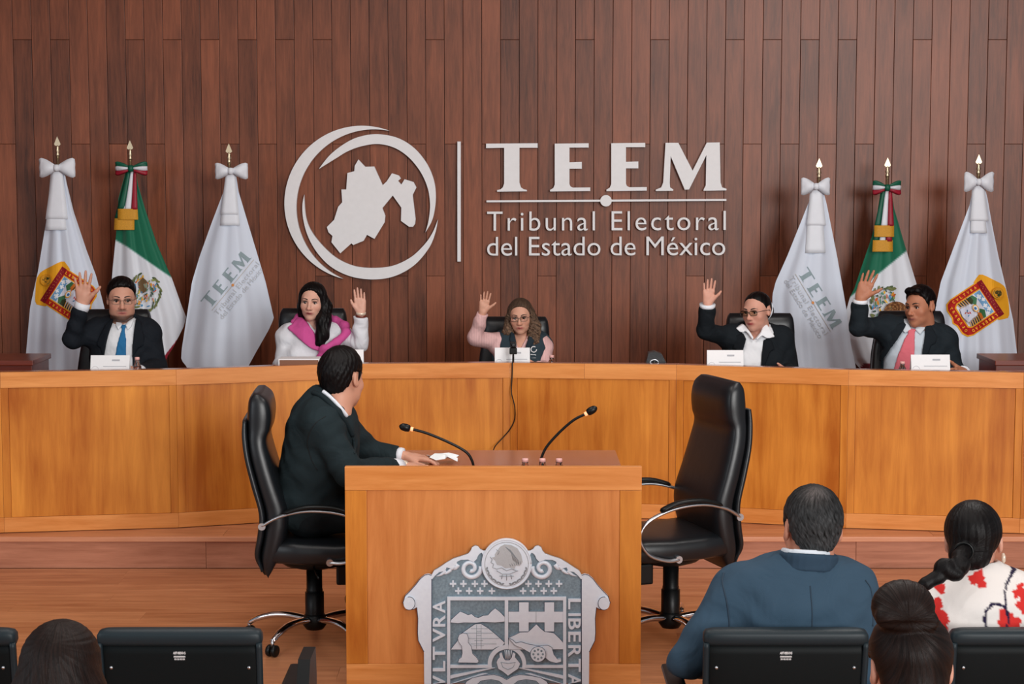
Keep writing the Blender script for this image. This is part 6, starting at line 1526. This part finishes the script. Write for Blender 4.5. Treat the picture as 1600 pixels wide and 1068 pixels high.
# ---------------------------------------------------------------- seated man at the middle desk and the audience
def framer_r(loc, deg):
    a_ = -math.radians(deg); c_, s_ = math.cos(a_), math.sin(a_); loc = Vector(loc)
    def toL(w_): d = Vector(w_) - loc; return Vector((d.x * c_ - d.y * s_, d.x * s_ + d.y * c_, d.z))
    def D_(v): v = Vector(v); return Vector((v.x * c_ - v.y * s_, v.x * s_ + v.y * c_, v.z))
    return toL, D_, (lambda px, py, Y: toL(P(px, py, Y)))
def hat(Hm, hs, q): return (Hm.inverted() @ Vector(q)) / hs
th = 98; loc = Vector((cxL + .02, 8.0, 0)); toL, DD, Q = framer_r(loc, th)
hs = 1.1; Hc = Q(534, 592, 7.97); Hm = Hmat(Hc, 56, 4, 2)
pv = toL((P(487, 800, 8.0).x, 8.0, .60))
LG = []
for s in (-1, 1):
    k_ = pv + Vector((s * .13, -.44, .02)); LG.append((pv + Vector((s * .09, 0, -.0)), k_, Vector((k_.x, k_.y + .22, .2)), Vector((k_.x, k_.y + .12, .14))))
suitF = (29, 41, 45)
cF = dict(hs=hs, Hm=Hm, skin=(206, 152, 128), Nk=Q(513, 628, 7.98), PV=pv, SR=Q(504, 663, 7.80), SL=Q(527, 660, 8.17), ER=Q(545, 740, 7.76), WR=Q(630, 729, 8.08), EL=Q(575, 706, 8.32), WL=Q(634, 714, 8.28),
    w=.175, d=.135, legs=LG, ext=[l[3] for l in LG], hcl=.0085, belly=.1,
    handL=dict(f=(DD((1, -.05, -.06)), DD((0, -1, 0)), DD((0, 0, -1))), kw=dict(L=.185, spread=.7, curl=(.3, .28, .3, .35), thumb=.6, thumb_fold=.6)),
    handR=dict(f=(DD((1, .25, -.05)), DD((-.2, 1, 0)), DD((0, 0, -1))), kw=dict(L=.18, spread=.8, curl=(.2,) * 4)),
    cuffs='LR', cuffdim=(.76, .93, .043, .041), zmin=.1,
    clothes=[dict(kind='top', name='trousers', col=(20, 28, 32), infl=.012, sleeves='', legs=True, wr=.003),
        dict(kind='top', name='suit_jacket', col=suitF, infl=.024, sr=(.074, .064, .05), slv=.80, neck=(.066, .062), wr=.0038, zcut=pv.z - .06)])
pF = build_person('man in dark suit seated at the middle desk, turned toward the dais', loc, math.radians(th), cF)
def jacket_collar(root, c, col, r_=.074, h=.05, gap=None):
    T, R = torso_prims(c); g2p = collar_prims(Vector(c.get('Ck', c['Nk'])), R, r_, h, .016, .008)
    if gap: g2p = [p for p in g2p if not gap(p.a)]
    bx = [p.box(.02) for p in g2p]; g2 = Grid(*[axis(min(b[0][i] for b in bx), max(b[1][i] for b in bx), .005) for i in range(3)])
    D = g2.field(g2p, 0, .02); g2.mesh(D, 'jacket_collar', M['fabric'], root, lambda p: np.tile(L3(col), (len(p), 1)), None, 2)
def seam(root, pts, name='seam', r_=.0022, mat='seamG'):
    tube(name, spline(pts, 5), r_, M[mat], root, 6)
M['seamG'] = plain('blue_grey_seam', (38, 56, 72), .9); M['seamF'] = plain('dark_seam', (12, 18, 21), .9)
short_hair(pF, Hm, hs, M['hair_black'], top=.016, infl=.010, h=.0036)
shoes(pF, LG, zo=.12)
W = Vector(cF['WR']); d = (W - Vector(cF['ER'])).normalized()
v, f = tube_geo([W + d * .012, W - d * .012], [.031, .031], 18); meshobj('wristwatch', v, f, M['pearl'], pF, True)
# G: man in blue-grey suit, seen from behind
loc = Vector((P(1240, 980, 5.06).x, 5.06, 0)); toL, DD, Q = framer_r(loc, 180)
hs = 1.0; Hc = Q(1268, 829, 5.08); Hm = Hmat(Hc, 4, 6, -4)
pv = toL((loc.x, loc.y, .52)); LG = [(pv + Vector((s * .09, 0, 0)), pv + Vector((s * .12, -.42, .02)), pv + Vector((s * .12, -.42, -.42)), pv + Vector((s * .12, -.5, -.47))) for s in (-1, 1)]
suitG = (52, 74, 92)
cG = dict(hs=hs, Hm=Hm, skin=(204, 142, 118), Nk=Q(1258, 897, 5.06), PV=pv, SL=Q(1150, 928, 5.07), SR=Q(1326, 922, 5.07), EL=Q(1075, 1030, 5.0), WL=Q(1120, 1040, 5.3), ER=Q(1352, 1040, 5.04), WR=Q(1340, 1035, 5.32), w=.19, d=.125, legs=LG, ext=[(0, -.6, .1)], fine=.0032,
    handL=dict(f=((0, -1, 0), (-1, 0, 0), (0, 0, -1)), kw=dict(curl=(.3,) * 4)), handR=dict(f=((0, -1, 0), (1, 0, 0), (0, 0, -1)), kw=dict(curl=(.3,) * 4)),
    cuffs='LR', clothes=[dict(kind='top', name='suit_jacket', col=suitG, infl=.020, sr=(.068, .056, .046), slv=.85, neck=(.064, .07), wr=.0036)])
pG = build_person('man in blue-grey suit with greying black hair seen from behind in the audience', loc, PI, cG)
cG['Nk'] = Q(1258, 871, 5.06); cG['Ck'] = Q(1260, 882, 5.05); nG = Vector(cG['Ck'])
std_collar(pG, cG, .066, plainc((214, 220, 228)), h=.03)
jacket_collar(pG, cG, (46, 66, 84), .078, .045, lambda a_: a_.y < nG.y - .04)
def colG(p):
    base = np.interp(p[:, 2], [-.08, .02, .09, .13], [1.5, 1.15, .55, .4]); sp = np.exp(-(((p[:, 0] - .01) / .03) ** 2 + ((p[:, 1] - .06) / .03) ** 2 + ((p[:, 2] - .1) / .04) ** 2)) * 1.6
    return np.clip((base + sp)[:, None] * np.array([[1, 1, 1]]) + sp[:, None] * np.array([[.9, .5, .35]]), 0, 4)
short_hair(pG, Hm, hs, M['hair_salt'], top=.012, infl=.008, h=.0032, colf=colG)
# H: woman with low ponytail, white and red blouse
loc = Vector((P(1535, 980, 5.08).x, 5.08, 0)); toL, DD, Q = framer_r(loc, 180)
hs = .97; Hc = Q(1521, 846, 5.1); Hm = Hmat(Hc, -14, 4, 3)
pv = toL((loc.x, loc.y, .50)); LG = [(pv + Vector((s * .08, 0, 0)), pv + Vector((s * .1, -.4, .02)), pv + Vector((s * .1, -.4, -.41)), pv + Vector((s * .1, -.46, -.45))) for s in (-1, 1)]
fl_ = [Q(x, y_, 4.96) for x, y_ in ((1466, 952), (1470, 975), (1533, 908), (1573, 972), (1612, 950), (1500, 1010), (1598, 928), (1476, 925))]
flr = [.022, .028, .022, .034, .034, .03, .02, .014]
def blouse(p):
    c = np.tile(L3((226, 220, 216)), (len(p), 1))
    for q_, r in zip(fl_, flr):
        a_ = np.arctan2(p[:, 2] - q_.z, p[:, 0] - q_.x); d_ = np.sqrt((p[:, 0] - q_.x) ** 2 + (p[:, 2] - q_.z) ** 2)
        m = (d_ < r * (1 + .22 * np.sin(a_ * 3 + q_.x * 50) + .12 * np.sin(a_ * 7)))[:, None]; c = np.where(m, L3((204, 48, 44)), c)
    for cx_, cy_, r in ((1555, 965, .034), (1604, 940, .06)):
        q_ = Q(cx_, cy_, 4.96); d_ = np.sqrt((p[:, 0] - q_.x) ** 2 + ((p[:, 2] - q_.z) * .8) ** 2); m = ((np.abs(d_ - r) < .0035) & (p[:, 2] > q_.z - .03))[:, None]; c = np.where(m, L3((34, 26, 56)), c)
    return c
cH = dict(hs=hs, Hm=Hm, skin=(216, 160, 138), female=True, Nk=Q(1527, 912, 5.08), PV=pv, SL=Q(1468, 948, 5.08), SR=Q(1594, 940, 5.08), EL=Q(1445, 1060, 5.02), WL=Q(1480, 1075, 5.3), ER=Q(1630, 1050, 5.02), WR=Q(1600, 1075, 5.3), w=.165, d=.115, legs=LG, ext=[(0, -.6, .1)], fine=.0032, hcl=.006,
    handL=dict(f=((0, -1, 0), (-1, 0, 0), (0, 0, -1)), kw=dict(L=.16, curl=(.3,) * 4)), handR=dict(f=((0, -1, 0), (1, 0, 0), (0, 0, -1)), kw=dict(L=.16, curl=(.3,) * 4)),
    clothes=[dict(kind='top', name='patterned_blouse', col=(0, 0, 0), colf=blouse, infl=.014, sr=(.062, .056, .046), slv=.85, neck=(.056, .07), wr=.0024),
        dict(kind='prims', name='blouse_collar', col=(0, 0, 0), colf=blouse, h=.0045, prims=[Cone(Q(1490, 908, 5.1), Q(1506, 903, 5.04), .013, .016, .02), Cone(Q(1506, 903, 5.04), Q(1540, 900, 5.03), .016, .016, .02), Cone(Q(1540, 900, 5.03), Q(1558, 903, 5.09), .016, .013, .02)])])
pH = build_person('woman with a low dark ponytail and white and red patterned blouse seen from behind', loc, PI, cH)
q = lambda x, y_, Y: hat(Hm, hs, Q(x, y_, Y))
hp = [Cone(q(1506, 860, 5.0), q(1500, 868, 4.97), .020, .022, .01), Ell(q(1500, 882, 4.955), [.030, .028, .032], None, .006), Ell(q(1477, 888, 4.95), [.034, .028, .032], None, .006), Ell(q(1492, 897, 4.945), [.028, .024, .02], None, .006), Cone(q(1468, 900, 4.945), q(1446, 912, 4.94), .022, .018, .004), Cone(q(1446, 912, 4.94), q(1438, 915, 4.94), .018, .010, .01), Ell((0.012, .07, -.03), [.062, .045, .05], None, .02)]
def hvH(p):
    k = q(1506, 862, 5.0); a_ = np.arctan2(p[:, 2] - k.z, p[:, 0] - k.x); r = np.sqrt(((p - np.array(k)) ** 2).sum(1)); return np.c_[a_ / 3.14 * 1.3, r * 4, r * 0]
hair_mesh(pH, Hm, hs, hp, cut_line([-.12, -.085, -.065, -.05, -.03, -.012, .0, .03, .05, .08, .1], [.1, .095, .085, .07, .04, .0, .015, .0, -.05, -.075, -.08]), M['hair_black'], h=.0035, ext=((-.24, -.13, -.2), (.24, .22, .15)), infl=.008, rough_amp=.0008, hvf=hvH)
tube('hair_band', [Vector(q(1506, 861, 5.0)) + Vector((.026 * math.cos(i * PI / 8), .005, .026 * math.sin(i * PI / 8))) for i in range(17)], .004, M['black'], pH, 6).matrix_local = Hm @ Matrix.Scale(hs, 4)
o = meshobj('earring', *tube_geo([(-.084 + .0, .0, -.034), (-.085, .0, -.045), (-.085, .0, -.058), (-.085, 0, -.064)], [.004, .007, .006, .002], 8), M['pearl'], pH, True); o.matrix_local = Hm @ Matrix.Scale(hs, 4)
# I: woman with a bun, nearest at the bottom
def head_only(label, px, py, Y, hs, yaw, pitch, roll, skin, cloth):
    loc = Vector((P(px, py, Y).x, Y, 0)); toL, DD, Q = framer_r(loc, 180)
    Hc = Q(px, py, Y); Hm = Hmat(Hc, yaw, pitch, roll); Nk = Hc + Vector((0, .03, -.19)); pv = Vector((0, .02, .5))
    LG = [(pv + Vector((s * .08, 0, 0)), pv + Vector((s * .1, -.4, .02)), pv + Vector((s * .1, -.4, -.41)), pv + Vector((s * .1, -.46, -.45))) for s in (-1, 1)]
    c = dict(hs=hs, Hm=Hm, skin=skin, female=True, Nk=Nk, PV=pv, SL=Nk + Vector((.17, .0, -.05)), SR=Nk + Vector((-.17, 0, -.05)), EL=Nk + Vector((.22, -.02, -.33)), WL=Nk + Vector((.1, -.26, -.36)), ER=Nk + Vector((-.22, -.02, -.33)), WR=Nk + Vector((-.1, -.26, -.36)), w=.155, d=.11, legs=LG, ext=[(0, -.55, .1)], fine=.003, hcl=.009,
        handL=dict(f=((-.3, -1, 0), (-1, 0, 0), (0, 0, -1)), kw=dict(L=.16, curl=(.3,) * 4)), handR=dict(f=((.3, -1, 0), (1, 0, 0), (0, 0, -1)), kw=dict(L=.16, curl=(.3,) * 4)),
        clothes=[dict(kind='top', name='blouse', col=cloth, infl=.012, sr=(.06, .054, .044), slv=.85, neck=(.056, .06))])
    return build_person(label, loc, PI, c), Hm, Q
pI, Hm, Q = head_only('woman with dark hair in a high bun seen from behind at the bottom edge', 1421, 1046, 3.6, 1.0, 0, 10, 0, (214, 158, 136), (60, 50, 60))
q = lambda x, y_, Y: hat(Hm, 1.0, Q(x, y_, Y))
b0 = q(1411, 948, 3.56)
hp = [Ell(b0, [.064, .056, .056], None, .012), Cone(b0 + Vector((.042, .034, -.018)), b0 + Vector((-.045, .03, -.026)), .022, .020, .010), Ell((0, .05, -.03), [.066, .06, .07], None, .02)]
sb = [Cone(b0 + Vector((-.030, .060, -.006)), b0 + Vector((.012, .064, .002)), .005, .004, .014), Cone(b0 + Vector((-.05, .05, -.03)), b0 + Vector((.05, .05, -.036)), .006, .006, .012)]
def hvI(p):
    a_ = np.arctan2(p[:, 0] - b0.x, -(p[:, 2] - b0.z + .02)); r = np.sqrt(((p - np.array(b0)) ** 2).sum(1)); return np.c_[a_ / 3.14 * 1.4 + .1 * np.sin(r * 15), r * 3, p[:, 1] * 2]
def hair2(root, Hm, hs, prims, subs, cutf, mat, ext, hvf, h=.003, infl=.009, amp=.0012, cr=(0, .05, .1)):
    lo, hi = ext; g = Grid(*[axis(lo[i], hi[i], h) for i in range(3)])
    D = g.field([Ell((0, .014, .036), [.076 + infl, .094 + infl, .083 + infl], None, .01)], 0, .03)
    D = smax(D, cutf(g.x, g.y, g.z).astype(np.float32), .006); g.addto(D, prims, 0, .03); g.addto(D, subs, 0, .03, sub=True)
    a_ = np.arctan2(g.x - cr[0], -(g.z - cr[2])); rr = np.sqrt((g.x - cr[0]) ** 2 + (g.z - cr[2]) ** 2)
    D = D + amp * (np.sin(a_ * 30 + 6 * np.sin(rr * 20)) + .6 * np.sin(a_ * 53))
    o = g.mesh(D, 'hair', mat, root, lambda p: np.ones((len(p), 3)), hvf, 1); o.matrix_local = Hm @ Matrix.Scale(hs, 4)
hair2(pI, Hm, 1.0, hp, sb, cut_line([-.12, -.085, -.065, -.05, -.03, -.012, .0, .035, .05, .08, .1], [.1, .095, .085, .07, .04, .02, .03, .02, -.05, -.085, -.09]), M['hair_brown'], ((-.13, -.13, -.12), (.13, .17, .24)), hvI, cr=(b0.x, 0, b0.z - .02), amp=.0005)
pJ, Hm, Q = head_only('woman with long straight dark brown hair seen from behind at the bottom left corner', 97, 1058, 3.7, .98, 0, 4, 0, (210, 156, 134), (40, 40, 46))
hp = [Ell((0, .03, -.03), [.083, .085, .09], None, .03), Cone((0, .05, -.05), (.0, .075, -.22), .082, .07, .05), Cone((-.06, .03, -.04), (-.085, .04, -.2), .04, .045, .04), Cone((.06, .03, -.04), (.07, .04, -.2), .04, .04, .04)]
hvJ = lambda p: np.c_[np.arctan2(p[:, 0], -p[:, 1] + .02) / 3.14 * 1.6 + .06 * np.sin(p[:, 2] * 20), p[:, 2] * 2.5, p[:, 0]]
hair2(pJ, Hm, .98, hp, [Cone((0, .12, .125), (0, .06, .14), .003, .003, .006)], cut_line([-.12, -.085, -.07, -.055, -.035, -.02, .0, .1], [.1, .095, .08, .06, .0, -.06, -.2, -.2]), M['hair_brown'], ((-.16, -.13, -.30), (.16, .18, .16)), hvJ, amp=.0006)
# seams of the two jackets seen from behind, laid on the cloth by probing the finished surface
def on_surf(root, pts, name, mat, r_=.0022, toward=(0, 1, 0)):
    o = [c_ for c_ in root.children if c_.name.startswith('suit_jacket')][0]; out = []
    for p in pts:
        p = Vector(p); d = Vector(toward); ok, co_, nn, ix = o.ray_cast(p + d * .6, -d)
        if ok: out.append(co_ + nn * .0008)
    if len(out) > 2: tube(name, spline(out, 3), r_, M[mat], root, 6)
bpy.context.view_layer.update()
gx = lambda x, y_: QG(x, y_, 5.06)
QG = framer_r(pG.location, 180)[2]
on_surf(pG, [gx(1255, y_) for y_ in range(900, 1040, 8)], 'back_seam', 'seamG', .0018)
on_surf(pG, [gx(x, y_) for x, y_ in ((1131, 893), (1127, 903), (1128, 915), (1131, 930), (1133, 945), (1134, 960), (1132, 975))], 'sleeve_seam', 'seamG')
on_surf(pG, [gx(x, y_) for x, y_ in ((1345, 898), (1352, 908), (1354, 920), (1355, 935), (1354, 950), (1353, 965))], 'sleeve_seam', 'seamG')
QF = framer_r(pF.location, th)[2]; dF = framer_r(pF.location, th)[1]((0, -1, 0))
on_surf(pF, [QF(x, y_, 7.9) for x, y_ in ((515, 642), (500, 652), (490, 668), (486, 685), (488, 700), (493, 715), (500, 728))], 'sleeve_seam', 'seamF', .002, dF)

def cam_hit(root, px, py, lift=.0, names=('suit_jacket', 'body', 'hair')):
    """nearest point of the figure seen at a pixel, in the figure's own frame"""
    inv = root.matrix_world.inverted(); o0 = inv @ Vector((0, 0, HC)); d = (inv @ P(px, py, 8.0)) - o0; d.normalize(); best = None
    for ch in root.children:
        if ch.type != 'MESH' or not ch.name.startswith(names) or ch.name.startswith('hair'): continue
        ok, c_, n_, ix = ch.ray_cast(o0, d)
        if ok and (best is None or (c_ - o0).length < best[0]): best = ((c_ - o0).length, c_, n_)
    return best[1] + best[2] * lift if best else None
def on_cam(root, pts, name, mat, r_, lift=0, flat=1.0):
    out = [q for q in (cam_hit(root, x, y_, lift) for x, y_ in pts) if q is not None]
    if len(out) < 3: return
    for _ in range(2): out = [out[0]] + [(out[i - 1] + out[i] * 2 + out[i + 1]) / 4 for i in range(1, len(out) - 1)] + [out[-1]]
    tube(name, spline(out, 3), r_, mat if not isinstance(mat, str) else M[mat], root, 10, flat)
M['suitF2'] = plain('teal_black_cloth', (25, 36, 40), .85, 0, .05, 300, .2, .2)
on_cam(pF, [(505, 612), (508, 614), (513, 618), (518, 623), (524, 629), (530, 636), (536, 643), (541, 650)], 'shirt_collar', 'ribw', .009, .003)
on_cam(pF, [(490, 614), (495, 615), (500, 618), (506, 622), (512, 628), (518, 634), (525, 642), (532, 650), (539, 659), (545, 669), (550, 680)], 'jacket_collar', 'suitF2', .011, .004)
on_cam(pF, [(551, 684), (553, 692), (554, 700), (553, 708)], 'jacket_front_edge', 'suitF2', .006, .002)
